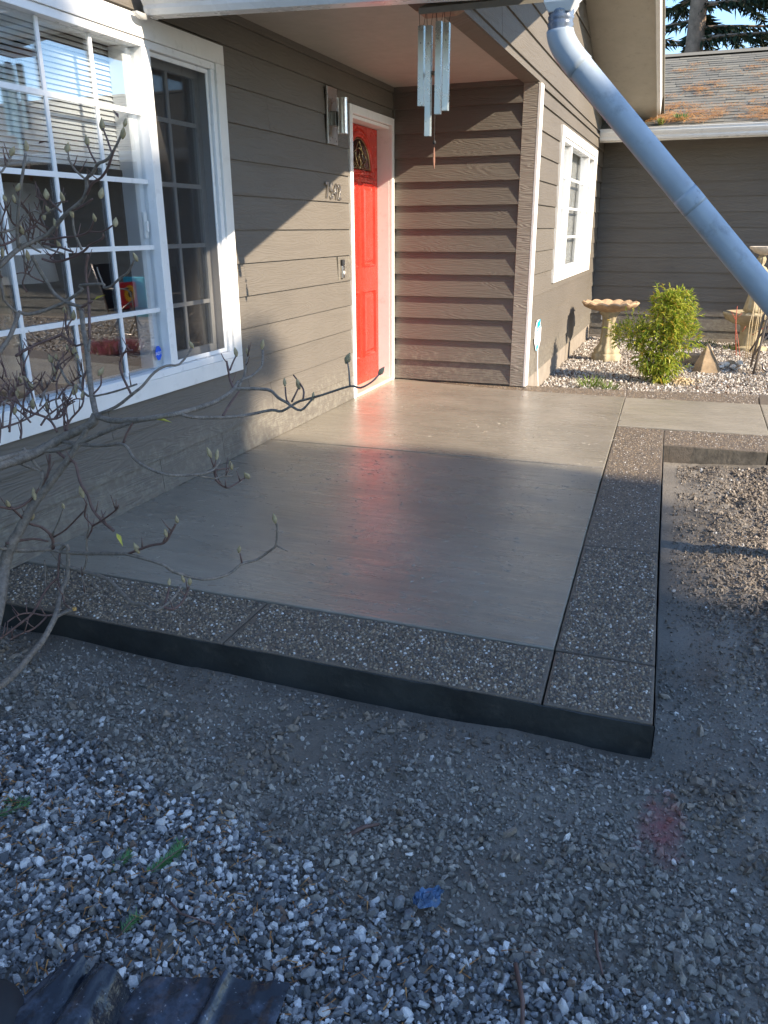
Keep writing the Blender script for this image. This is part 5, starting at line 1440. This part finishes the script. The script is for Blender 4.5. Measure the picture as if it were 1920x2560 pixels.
  [(0.283,-4.724,0.815,0.0038),(0.266,-4.711,0.84,0.0034),(0.249,-4.708,0.864,0.003),(0.237,-4.72,0.883,0.0026),(0.228,-4.744,0.895,0.0022)],
  [(0.388,-4.753,0.667,0.0036),(0.366,-4.758,0.695,0.0033),(0.348,-4.773,0.719,0.0029),(0.334,-4.796,0.741,0.0025),(0.33,-4.837,0.75,0.0021)],
  [(0.277,-4.759,0.825,0.0036),(0.256,-4.754,0.855,0.0032),(0.235,-4.753,0.884,0.0029),(0.215,-4.752,0.913,0.0025),(0.194,-4.752,0.942,0.0022)],
  [(0.367,-4.604,0.788,0.0042),(0.368,-4.576,0.814,0.0037),(0.372,-4.55,0.84,0.0033),(0.397,-4.535,0.859,0.0028),(0.429,-4.526,0.878,0.0023)],
  [(0.392,-4.813,0.626,0.0046),(0.387,-4.799,0.645,0.004),(0.379,-4.789,0.664,0.0034),(0.369,-4.785,0.684,0.0028),(0.358,-4.787,0.702,0.0022)],
  [(0.385,-4.896,0.63,0.003),(0.379,-4.883,0.65,0.0028),(0.372,-4.87,0.671,0.0026),(0.363,-4.857,0.692,0.0024),(0.352,-4.848,0.712,0.0021)],
  [(0.34,-4.834,0.733,0.0036),(0.334,-4.812,0.742,0.0033),(0.33,-4.787,0.747,0.0029),(0.329,-4.763,0.749,0.0026),(0.331,-4.742,0.748,0.0022)],
  [(0.41,-4.635,0.749,0.0039),(0.389,-4.606,0.781,0.0035),(0.386,-4.575,0.812,0.0031),(0.395,-4.549,0.842,0.0027),(0.419,-4.531,0.868,0.0023)],
  [(0.31,-4.672,0.787,0.0036),(0.287,-4.648,0.82,0.0032),(0.268,-4.613,0.851,0.0029),(0.257,-4.572,0.88,0.0026),(0.255,-4.532,0.906,0.0023)],
  [(0.425,-4.647,0.735,0.0036),(0.432,-4.624,0.759,0.0032),(0.45,-4.606,0.782,0.0029),(0.48,-4.597,0.8,0.0026),(0.517,-4.595,0.819,0.0022)],
  [(0.437,-4.709,0.664,0.0042),(0.412,-4.691,0.695,0.0037),(0.389,-4.668,0.726,0.0032),(0.362,-4.647,0.756,0.0028),(0.337,-4.622,0.788,0.0023)],
  [(0.444,-4.699,0.674,0.0045),(0.451,-4.684,0.691,0.0039),(0.463,-4.671,0.706,0.0034),(0.482,-4.663,0.718,0.0028),(0.505,-4.657,0.731,0.0022)],
  [(0.514,-4.735,0.609,0.0042),(0.511,-4.722,0.634,0.0037),(0.503,-4.708,0.658,0.0032),(0.494,-4.691,0.681,0.0027),(0.475,-4.673,0.704,0.0022)],
  [(0.374,-4.839,0.666,0.003),(0.363,-4.815,0.69,0.0028),(0.351,-4.789,0.713,0.0026),(0.338,-4.76,0.735,0.0024),(0.324,-4.73,0.758,0.0022)],
  [(0.378,-4.754,0.68,0.0032),(0.361,-4.748,0.706,0.003),(0.343,-4.745,0.731,0.0027),(0.325,-4.739,0.756,0.0025),(0.307,-4.735,0.782,0.0022)],
  [(0.303,-4.739,0.786,0.003),(0.29,-4.744,0.805,0.0028),(0.277,-4.751,0.824,0.0026),(0.265,-4.759,0.842,0.0024),(0.254,-4.773,0.857,0.0022)],
  [(0.338,-4.753,0.737,0.0036),(0.319,-4.754,0.764,0.0032),(0.303,-4.767,0.787,0.0029),(0.288,-4.782,0.809,0.0025),(0.276,-4.805,0.826,0.0022)],
  [(0.499,-4.718,0.639,0.0046),(0.485,-4.7,0.668,0.004),(0.469,-4.678,0.697,0.0034),(0.449,-4.655,0.725,0.0029),(0.433,-4.629,0.754,0.0023)],
  [(0.365,-4.671,0.738,0.0046),(0.367,-4.656,0.747,0.004),(0.367,-4.642,0.758,0.0034),(0.364,-4.628,0.77,0.0029),(0.355,-4.615,0.783,0.0023)],
  [(0.324,-4.681,0.769,0.0047),(0.3,-4.664,0.801,0.0041),(0.276,-4.642,0.834,0.0035),(0.254,-4.617,0.867,0.0029),(0.233,-4.595,0.901,0.0023)],
  [(0.336,-4.703,0.75,0.0036),(0.337,-4.672,0.761,0.0033),(0.337,-4.644,0.775,0.0029),(0.333,-4.617,0.793,0.0026),(0.329,-4.591,0.814,0.0023)],
  [(0.366,-4.581,0.809,0.0049),(0.358,-4.563,0.828,0.0042),(0.359,-4.546,0.845,0.0036),(0.366,-4.531,0.861,0.003),(0.38,-4.52,0.876,0.0023)],
  [(0.381,-4.694,0.712,0.0036),(0.374,-4.668,0.735,0.0033),(0.366,-4.642,0.758,0.003),(0.366,-4.616,0.778,0.0026),(0.371,-4.591,0.799,0.0023)],
  [(0.368,-4.705,0.716,0.0045),(0.348,-4.687,0.744,0.004),(0.326,-4.671,0.771,0.0034),(0.304,-4.657,0.798,0.0028),(0.283,-4.642,0.826,0.0023)],
  [(0.37,-4.882,0.676,0.0035),(0.359,-4.868,0.7,0.0032),(0.347,-4.847,0.722,0.0028),(0.334,-4.821,0.743,0.0025),(0.322,-4.787,0.76,0.0022)],
  [(0.319,-4.754,0.765,0.0045),(0.313,-4.732,0.774,0.004),(0.31,-4.71,0.78,0.0034),(0.31,-4.689,0.783,0.0028),(0.312,-4.669,0.786,0.0023)],
  [(0.204,-4.455,1.162,0.0046),(0.2,-4.474,1.185,0.004),(0.205,-4.478,1.208,0.0034),(0.21,-4.484,1.231,0.0029),(0.213,-4.5,1.25,0.0023)],
  [(0.276,-4.438,1.305,0.0042),(0.278,-4.452,1.337,0.0037),(0.308,-4.441,1.361,0.0032),(0.345,-4.434,1.38,0.0027),(0.392,-4.434,1.386,0.0022)],
  [(0.275,-4.426,1.275,0.0032),(0.256,-4.46,1.309,0.003),(0.259,-4.48,1.34,0.0027),(0.26,-4.507,1.365,0.0024),(0.258,-4.543,1.381,0.0022)],
  [(0.232,-4.493,1.293,0.0041),(0.232,-4.534,1.313,0.0036),(0.239,-4.553,1.337,0.0031),(0.247,-4.571,1.361,0.0026),(0.256,-4.586,1.385,0.0022)],
  [(0.316,-4.403,1.209,0.0043),(0.254,-4.424,1.233,0.0038),(0.243,-4.442,1.253,0.0033),(0.232,-4.467,1.267,0.0028),(0.226,-4.496,1.28,0.0023)],
  [(0.235,-4.446,1.243,0.0044),(0.236,-4.458,1.266,0.0039),(0.249,-4.459,1.292,0.0033),(0.257,-4.465,1.318,0.0028),(0.264,-4.475,1.344,0.0023)],
  [(0.172,-4.563,1.134,0.0045),(0.173,-4.577,1.149,0.0039),(0.174,-4.591,1.163,0.0033),(0.176,-4.601,1.179,0.0028),(0.18,-4.611,1.195,0.0022)],
  [(0.286,-4.429,1.297,0.0046),(0.26,-4.469,1.328,0.0039),(0.262,-4.491,1.357,0.0033),(0.264,-4.517,1.385,0.0028),(0.272,-4.532,1.417,0.0022)],
  [(0.239,-4.43,1.215,0.0043),(0.222,-4.461,1.237,0.0038),(0.225,-4.472,1.258,0.0033),(0.23,-4.484,1.279,0.0028),(0.234,-4.498,1.299,0.0023)],
  [(0.191,-4.476,1.078,0.0036),(0.185,-4.485,1.108,0.0032),(0.191,-4.475,1.135,0.0029),(0.198,-4.467,1.163,0.0026),(0.206,-4.464,1.192,0.0023)],
  [(0.294,-4.402,1.18,0.0034),(0.261,-4.412,1.193,0.0031),(0.274,-4.409,1.205,0.0029),(0.288,-4.407,1.217,0.0026),(0.302,-4.407,1.229,0.0023)],
  [(0.192,-4.541,1.212,0.0035),(0.202,-4.557,1.247,0.0032),(0.212,-4.581,1.277,0.0028),(0.22,-4.614,1.302,0.0025),(0.223,-4.652,1.317,0.0021)],
  [(0.169,-4.592,1.065,0.0043),(0.167,-4.589,1.101,0.0037),(0.17,-4.583,1.137,0.0032),(0.177,-4.577,1.172,0.0027),(0.187,-4.561,1.204,0.0022)],
  [(0.23,-4.424,1.11,0.0039),(0.203,-4.45,1.129,0.0035),(0.196,-4.464,1.141,0.0031),(0.189,-4.483,1.146,0.0027),(0.183,-4.504,1.144,0.0023)],
  [(0.221,-4.462,1.235,0.0039),(0.228,-4.471,1.263,0.0035),(0.241,-4.471,1.293,0.0031),(0.254,-4.476,1.324,0.0027),(0.265,-4.481,1.354,0.0022)],
  [(0.218,-4.6,1.296,0.0032),(0.228,-4.584,1.315,0.0029),(0.237,-4.579,1.337,0.0027),(0.246,-4.576,1.359,0.0024),(0.255,-4.581,1.382,0.0022)],
]
BUDS = [(1.049,-4.29,0.899),(0.993,-4.381,0.882),(1.017,-4.341,0.88),(1.334,-4.479,0.767),(1.184,-4.39,0.789),(1.577,-4.487,0.865),(1.447,-4.449,0.892),(1.248,-4.413,0.79),(1.075,-4.722,0.612),(1.084,-4.694,0.6),(1.134,-4.597,0.507),(1.104,-4.646,0.552),(1.2,-4.543,0.341),(1.08,-4.593,0.229),(1.005,-4.832,0.414),(0.967,-4.844,0.367),(0.844,-4.843,0.296),(0.996,-4.817,0.198),(1.013,-4.806,0.186),(0.971,-4.859,0.201),(0.711,-4.494,1.612),(0.506,-4.435,1.571),(0.408,-4.42,1.555),(0.579,-4.441,1.616),(0.709,-4.508,1.579),(0.289,-4.482,1.56),(0.28,-4.542,1.538),(0.317,-4.45,1.407),(0.371,-4.434,1.397),(0.582,-4.489,1.404),(0.308,-4.44,1.359),(0.288,-4.444,1.337),(0.399,-4.429,1.344),(0.316,-4.423,1.311),(0.519,-4.46,1.329),(0.64,-4.506,1.313),(0.717,-4.52,1.203),(0.311,-4.432,1.012),(0.36,-4.444,0.995),(0.341,-4.54,0.854),(0.596,-4.618,0.83),(0.922,-4.543,0.926),(0.436,-4.539,0.862),(0.484,-4.627,0.763),(0.299,-4.682,0.797),(0.327,-4.664,0.773),(0.402,-4.682,0.708),(0.364,-4.707,0.719),(0.409,-4.809,0.425),(0.371,-4.892,0.414),(0.488,-4.766,0.378),(0.588,-4.778,0.443),(0.383,-4.809,0.341),(0.273,-4.793,0.831),(0.323,-4.548,0.851),(0.536,-4.651,0.75),(0.353,-4.78,0.711),(0.325,-4.734,0.757),(0.413,-4.523,0.878),(0.318,-4.722,0.767),(0.374,-4.512,0.886),(0.364,-4.582,0.808),(0.306,-4.66,0.795),(0.261,-4.545,1.391),(0.23,-4.498,1.291),(0.183,-4.612,1.206),(0.274,-4.533,1.427),(0.209,-4.465,1.203),(0.305,-4.408,1.24),(0.19,-4.562,1.215),(0.258,-4.582,1.392)]
LEAVES = [(0.75, -4.821, 0.331), (0.468, -4.451, 1.055), (0.952, -4.811, 0.733), (0.307, -4.445, 1.57), (0.669, -4.469, 1.63)]
CUT = (0.577, -4.878, 0.047)

MAGNOLIA[0] = [(.74, -5.44, -.16, .032)] + MAGNOLIA[0]
MAGNOLIA[1] = [(.93, -5.62, -.16, .018)] + MAGNOLIA[1]
def smooth(path, sub=3):
    out = []; n = len(path)
    for i in range(n - 1):
        p = [np.array(path[max(0, min(n - 1, i + k))]) for k in (-1, 0, 1, 2)]
        for t in np.linspace(0, 1, sub, endpoint=False):
            out.append(.5 * ((2 * p[1]) + (-p[0] + p[2]) * t + (2 * p[0] - 5 * p[1] + 4 * p[2] - p[3]) * t * t + (-p[0] + 3 * p[1] - 3 * p[2] + p[3]) * t ** 3))
    out.append(np.array(path[-1])); return out
for i, pth in enumerate(MAGNOLIA):
    sp_ = smooth(pth, 3)
    thick = pth[0][3] > .0062
    nm = 'trunk' if i < 2 else ('limb' if thick else 'branch')
    rr_ = [max(.0012, p[3] * (.86 if thick else .92) * (1 + .10 * noise.noise(Vector((k * .9, i, 0))))) for k, p in enumerate(sp_)]
    MB().tube([p[:3] for p in sp_], rr_, 9 if thick else 6).build(nm, M_bark if (thick or i % 4 == 0) else M_twig, mg, True)
    # short side spurs on the twigs
    if not thick and len(pth) > 3:
        for _ in range(3):
            k = random.randrange(2, len(sp_) - 1); b = Vector(sp_[k][:3]); d = Vector((random.gauss(0, .5), random.gauss(0, .5), 1)).normalized()
            MB().tube([b, b + d * .018, b + d * random.uniform(.03, .055) + Vector((0, 0, .008))], [.0026, .002, .0012], 5).build('spur', M_twig, mg, True)
bm_ = MB(); bm_.lathe([(.0015, -.017), (.005, -.014), (.0095, -.004), (.0098, .002), (.007, .011), (.0032, .019), (.0006, .024)], (0, 0, 0), 10, fn=lambda i, r, z, a: (r * (1 + .12 * math.cos(a * 2 + i * .5)), z))
bo = bm_.build('bud', M_bud, mg, True); bl = wloc(mg); bmesh_ = bo.data
bmesh_.transform(Matrix.Translation(bl))
for i, b in enumerate(BUDS):
    o = bo if i == 0 else bo.copy()
    if i: col.objects.link(o)
    o.parent = mg; o.location = Vector(b) - bl; s_ = random.uniform(.62, .98); o.scale = (s_, s_, s_ * random.uniform(.95, 1.2))
    o.rotation_euler = (random.gauss(0, .25), random.gauss(0, .25), random.uniform(0, 6))
for i, b in enumerate(LEAVES):
    Vs, Fs = [], []
    leaf(Vector(b), Vector(((.6, -.3, -.5), (.8, .3, .5), (1, .2, 0), (.9, .3, .4), (-.5, 0, .8))[i]), .05 if i < 3 else .04, .008, .15)
    fast_mesh('leaf', np.array(Vs), Fs, M_yleaf if i < 3 else M_twig, mg)
mb = MB(); mb.lathe([(.0, -.006), (.007, -.005), (.0072, .004), (.0, .0045)], CUT, 10); mb.build('cut_end', M_rust, mg)

# ------------------------------------------------------------------ litter on the near ground
sh = thing('plastic_sheet', 'crumpled black plastic sheet lying on the gravel at the bottom edge', 'plastic sheet', (1.7, -6.05, -.1))
def sheet(c00, c10, c11, c01, n, m, hgt, seed):
    v = []; f = []
    for j in range(m + 1):
        for i in range(n + 1):
            u, w = i / n, j / m
            p = (Vector(c00) * (1 - u) + Vector(c10) * u) * (1 - w) + (Vector(c01) * (1 - u) + Vector(c11) * u) * w
            p.z += hgt(u, w) + .006 * noise.noise(Vector((u * 6, w * 5, seed))) + .004 * noise.noise(Vector((u * 14, w * 11, seed)))
            v.append(p[:])
    for j in range(m):
        for i in range(n):
            a = j * (n + 1) + i; f.append((a, a + 1, a + n + 2, a + n + 1))
    mm = MB(); mm.add(v, f); return mm
crease = lambda u, w: .022 * math.exp(-((u - .56 - .05 * w) / .035) ** 2) + .02 * u * (1 - u)
o = sheet((1.625, -5.925, -.075), (1.890, -5.832, -.085), (1.96, -6.30, -.075), (1.60, -6.36, -.06), 48, 40, crease, 3.0).build('main_fold', M_sheet, sh, True)
rollf = lambda u, w: .075 * math.sin(PI * min(1, u * 1.02)) ** .8
o = sheet((1.520, -5.975, -.085), (1.628, -5.965, -.080), (1.70, -6.30, -.06), (1.54, -6.32, -.07), 30, 30, rollf, 5.0).build('rolled_fold', M_sheet, sh, True)
flap = lambda u, w: .03 * math.sin(PI * u)
o = sheet((1.478, -5.950, -.055), (1.528, -5.962, -.05), (1.60, -6.25, -.05), (1.36, -6.25, -.075), 20, 20, flap, 7.0).build('side_flap', M_sheet, sh, True)
mb = MB(); mb.lathe([(.0, -.12), (.085, -.12), (.095, -.08), (.085, -.03), (.06, -.012), (.0, -.008)], (1.415, -6.135, 0), 28); mb.build('bundled_end', M_black, sh, True)

sc = MB()
gn, gm_ = 9, 12
gv = []
for j in range(gm_ + 1):
    for i in range(gn + 1):
        u, w = i / gn - .5, j / gm_
        wd = .020 + .028 * math.sin(PI * min(1, w * 1.1)) + .006 * noise.noise(Vector((w * 9, .3, 2)))
        x = 2.062 + .036 * w + u * wd * 1.0 + .004 * noise.noise(Vector((u * 9, w * 9, 1)))
        y = -5.575 + .062 * w - u * wd * .5 + .004 * noise.noise(Vector((u * 9, w * 9, 5)))
        gv.append((x, y, -.082 + .016 * abs(noise.noise(Vector((u * 5, w * 6, 3)))) + .007 * noise.noise(Vector((u * 15, w * 15, 7)))))
sc.add(gv, [(j * (gn + 1) + i, j * (gn + 1) + i + 1, (j + 1) * (gn + 1) + i + 1, (j + 1) * (gn + 1) + i) for j in range(gm_) for i in range(gn)])
tag(sc.build('plastic_scrap', M_bluescrap), 'torn scrap of bright blue plastic film on the gravel', 'plastic scrap')

def fir(c, ang, ln, label, n=120):
    t = thing('fir_sprig', label, 'fir sprig', c, 'green fir sprigs dropped on the gravel')
    d = Vector((math.cos(ang), math.sin(ang), .12)); c = Vector(c)
    MB().tube([c, c + d * ln * .5 + Vector((0, 0, .004)), c + d * ln], [.0018, .0015, .001], 5).build('stem', M_twig, t)
    V_, F_ = [], []
    for i in range(n):
        b = c + d * ln * random.random(); a = ang + random.choice((-1, 1)) * random.uniform(.5, 1.2)
        e = Vector((math.cos(a), math.sin(a), random.uniform(.0, .7))).normalized() * random.uniform(.014, .026); s_ = Vector((-math.sin(a), math.cos(a), 0)) * .0011
        k = len(V_); V_ += [(b - s_)[:], (b + s_)[:], (b + e + s_ * .3)[:]]; F_.append((k, k + 1, k + 2))
    fast_mesh('needles', np.array(V_), F_, M_firgreen, t, kind='stuff')
fir((1.462, -5.70, -.085), 1.2, .10, 'largest green fir sprig lying in the middle of the near gravel', 220)
fir((1.50, -5.66, -.085), 1.9, .07, 'short fir sprig overlapping the top of the largest green sprig', 90)
fir((1.375, -5.72, -.088), 1.3, .06, 'small blue-green fir sprig left of the largest sprig', 110)
fir((1.508, -5.85, -.085), 1.4, .045, 'tiny fir sprig just above the black plastic sheet', 60)
fir((.95, -5.72, -.085), .75, .14, 'long pale fir sprig at the left edge of the photo', 200)
fir((.96, -5.62, -.085), .2, .07, 'short whitish fir sprig at the left edge above the long one', 100)
def stick(pts, r, label):
    tag(MB().tube(pts, [r, r * .9, r * .6][:len(pts)] if len(pts) == 3 else r, 6).build('twig', M_twig, None, True), label, 'twig', 'twigs dropped on the ground')
stick([(1.54, -5.74, -.082), (1.60, -5.77, -.078), (1.68, -5.765, -.084)], .0028, 'curved brown twig on the gravel above the black plastic sheet')
stick([(2.29, -5.64, -.085), (2.32, -5.72, -.078), (2.335, -5.80, -.085)], .0050, 'weathered pale stick lying in the gravel near the bottom right')
stick([(2.43, -5.50, -.09), (2.44, -5.56, -.085), (2.455, -5.60, -.09)], .0035, 'short brown twig in the muddy gravel right of the blue scrap')
stick([(1.83, -5.42, -.10), (1.86, -5.38, -.094), (1.89, -5.35, -.1)], .0060, 'dark wood splinter beside the small pile of pale pebbles')
stick([(1.0, -5.40, -.1), (1.12, -5.37, -.095), (1.27, -5.345, -.1)], .0018, 'thin straight twig on the mud at the left')
stick([(.93, -5.52, -.1), (.99, -5.505, -.09), (1.07, -5.53, -.095)], .003, 'thick short twig at the left edge above the fir sprigs')
for i, (x, y) in enumerate([(1.905, -5.405), (1.92, -5.42), (1.94, -5.40), (1.955, -5.385), (1.90, -5.44), (1.965, -5.36), (1.975, -5.40), (1.915, -5.46)]):
    o = bpy.data.objects.new('stone', smesh[i].copy()); o.data.materials[0] = M_shell; col.objects.link(o); o.parent = gravel
    o.location = (x, y, gh(x, y) + .006); o.scale = (.02, .02, .02); o.rotation_euler = (i, i * 2, i * 3)

# ------------------------------------------------------------------ conifers
def conifer(name, label, base, height, rprof, trunk_r, nbranch, ntwig, tw, cat='tree', group=None, zmin=0.0, seed=0, droop=.35, wr=.10, clear=None, hang=.9, extra=None, shade_skew=0.0):
    rnd = random.Random(seed)
    t = thing(name, label, cat, base, group)
    bx, by, bz = base
    MB().tube([(bx + .15 * noise.noise(Vector((i, seed, 0))) * (i > 0), by + .1 * noise.noise(Vector((i, seed, 4))) * (i > 0), bz - .3 + height * i / 10) for i in range(11)], [trunk_r * (1 - .88 * i / 10) for i in range(11)], 16).build('trunk', M_treebark, t, True)
    V_, F_ = [], []
    limbs = MB()
    for k in range(nbranch + (extra[2] if extra else 0)):
        z = bz + zmin + (height - zmin) * (k + rnd.random()) / nbranch
        z = min(z, bz + height - .1)
        a = k * 2.39996 + rnd.uniform(-.3, .3)
        rl_ = max(.15, rprof(z - bz - shade_skew * math.cos(a))) * rnd.uniform(.75, 1.05)  # skews the crown outline so its cast shade keeps a clean lower edge
        if clear is not None and math.cos(a - clear) > .35: a += PI * .6
        d = Vector((math.cos(a), math.sin(a), 0)); sd_ = Vector((-math.sin(a), math.cos(a), 0))
        hg = hang
        if k >= nbranch:                              # boughs added on one side to shape the shade edge on the patio
            z = rnd.uniform(extra[0], extra[1]); rl_ = extra[3] * rnd.uniform(.8, 1.03); hg = .08
            a = rnd.uniform(extra[4], extra[5]); d = Vector((math.cos(a), math.sin(a), 0)); sd_ = Vector((-math.sin(a), math.cos(a), 0))
        path = []
        for i in range(7):
            u = i / 6
            path.append(Vector((bx, by, z)) + d * rl_ * u + Vector((0, 0, -droop * rl_ * u * u * .6 + .10 * rl_ * u ** 3)))
        limbs.tube(path, [max(.008, trunk_r * .16 * (1 - u_ / 6.5)) for u_ in range(7)], 4, caps=False)
        for j in range(ntwig):
            u = rnd.random() ** .7
            i = min(5, int(u * 6)); p = path[i].lerp(path[i + 1], u * 6 - i)
            sgn = rnd.choice((-1, 1)); ln = tw * rnd.uniform(.6, 1.3) * (1.1 - .5 * u)
            dd = (sd_ * sgn * rnd.uniform(.3, 1.0) + d * rnd.uniform(.2, .9) + Vector((0, 0, rnd.uniform(-hg, .12)))).normalized()
            wv = dd.cross(Vector((rnd.gauss(0, 1), rnd.gauss(0, 1), rnd.gauss(0, 1)))).normalized() * ln * rnd.uniform(wr * .6, wr)
            e = p + dd * ln; m_ = p + dd * ln * .45; b = len(V_)
            V_ += [p[:], (m_ + wv)[:], e[:], (m_ - wv)[:]]; F_.append((b, b + 1, b + 2, b + 3))
    o = limbs.build('boughs', M_treebark, t); o['kind'] = 'stuff'
    fast_mesh('needle_foliage', np.array(V_), F_, M_conifer, t, kind='stuff')
    return t
G1 = 'conifers behind the garage'
conifer('conifer', 'tall conifer with bare tan trunk rising directly behind the garage ridge', (1.93, 14.5, -.2), 19, lambda z: 3.3 if z < 11 else .42 * (19 - z), .26, 185, 230, .30, group=G1, zmin=3.2, seed=1, wr=.13, clear=-PI / 2)
conifer('conifer', 'conifer whose drooping boughs reach into the sky at the top right corner', (5.6, 14.0, -.2), 20, lambda z: 3.1 if z < 12 else .4 * (20 - z), .24, 150, 220, .30, group=G1, zmin=3.4, seed=2, wr=.13)
conifer('conifer', 'darker conifer standing further back left of the tan trunk', (-.6, 17.5, -.2), 17, lambda z: 3.2 if z < 9 else .42 * (17 - z), .26, 150, 180, .32, group=G1, zmin=2.0, seed=3)
conifer('conifer', 'distant conifer low behind the right end of the garage ridge', (4.2, 21, -.2), 6.3, lambda z: .55 * (6.6 - z) + .4, .2, 60, 110, .32, group=G1, zmin=1.0, seed=4)
conifer('conifer', 'far conifer beyond the garage roof reflected in the big window', (11.5, 17, -.2), 15, lambda z: .35 * (15 - z) + .2, .25, 70, 100, .4, group=G1, zmin=1.5, seed=5)
# the row across the yard whose shade lies over the foreground
def prof(z):  # crown outline shaped to set its shade edge on slab, wall and soil
    z -= .2
    if z > 12.1: return max(.05, 2.86 - (z - 12.1) * 2.3)
    if z > 11.16: return 2.2 + (z - 11.16) * .7
    if z > 10.6: return 2.2 + (11.16 - z) * .9
    if z > 10.1: return 2.7
    return 1.6 if z > 8.2 else 2.9
G2 = 'tall conifers across the yard'
conifer('yard_conifer', 'dense tall conifer across the yard, nearest to the house', (20, -8.64, -.2), 14.8, prof, .3, 280, 190, .62, group=G2, zmin=1.0, seed=7, droop=.15, wr=.22, hang=.3, extra=(10.0, 10.5, 60, 2.6, 1.38, 1.76), shade_skew=1.0)
conifer('yard_conifer', 'dense tall conifer across the yard, standing behind the nearest one', (24, -11.17, -.2), 15.6, lambda z: min(2.6, .7 * (15.6 - z) + .05), .3, 250, 125, .75, group=G2, zmin=1.0, seed=8, droop=.15, wr=.22, hang=.3)
conifer('yard_conifer', 'dense tall conifer across the yard, second from the nearest', (19.5, -13.6, -.2), 15, lambda z: min(3.4, .6 * (15.4 - z)), .3, 250, 125, .75, group=G2, zmin=1.0, seed=9, droop=.15, wr=.22, hang=.3)
conifer('yard_conifer', 'dense tall conifer across the yard, furthest along the row', (20.5, -19.4, -.2), 15, lambda z: min(3.6, .6 * (15.4 - z)), .3, 200, 85, .9, group=G2, zmin=1.0, seed=10, droop=.15, wr=.22, hang=.3)
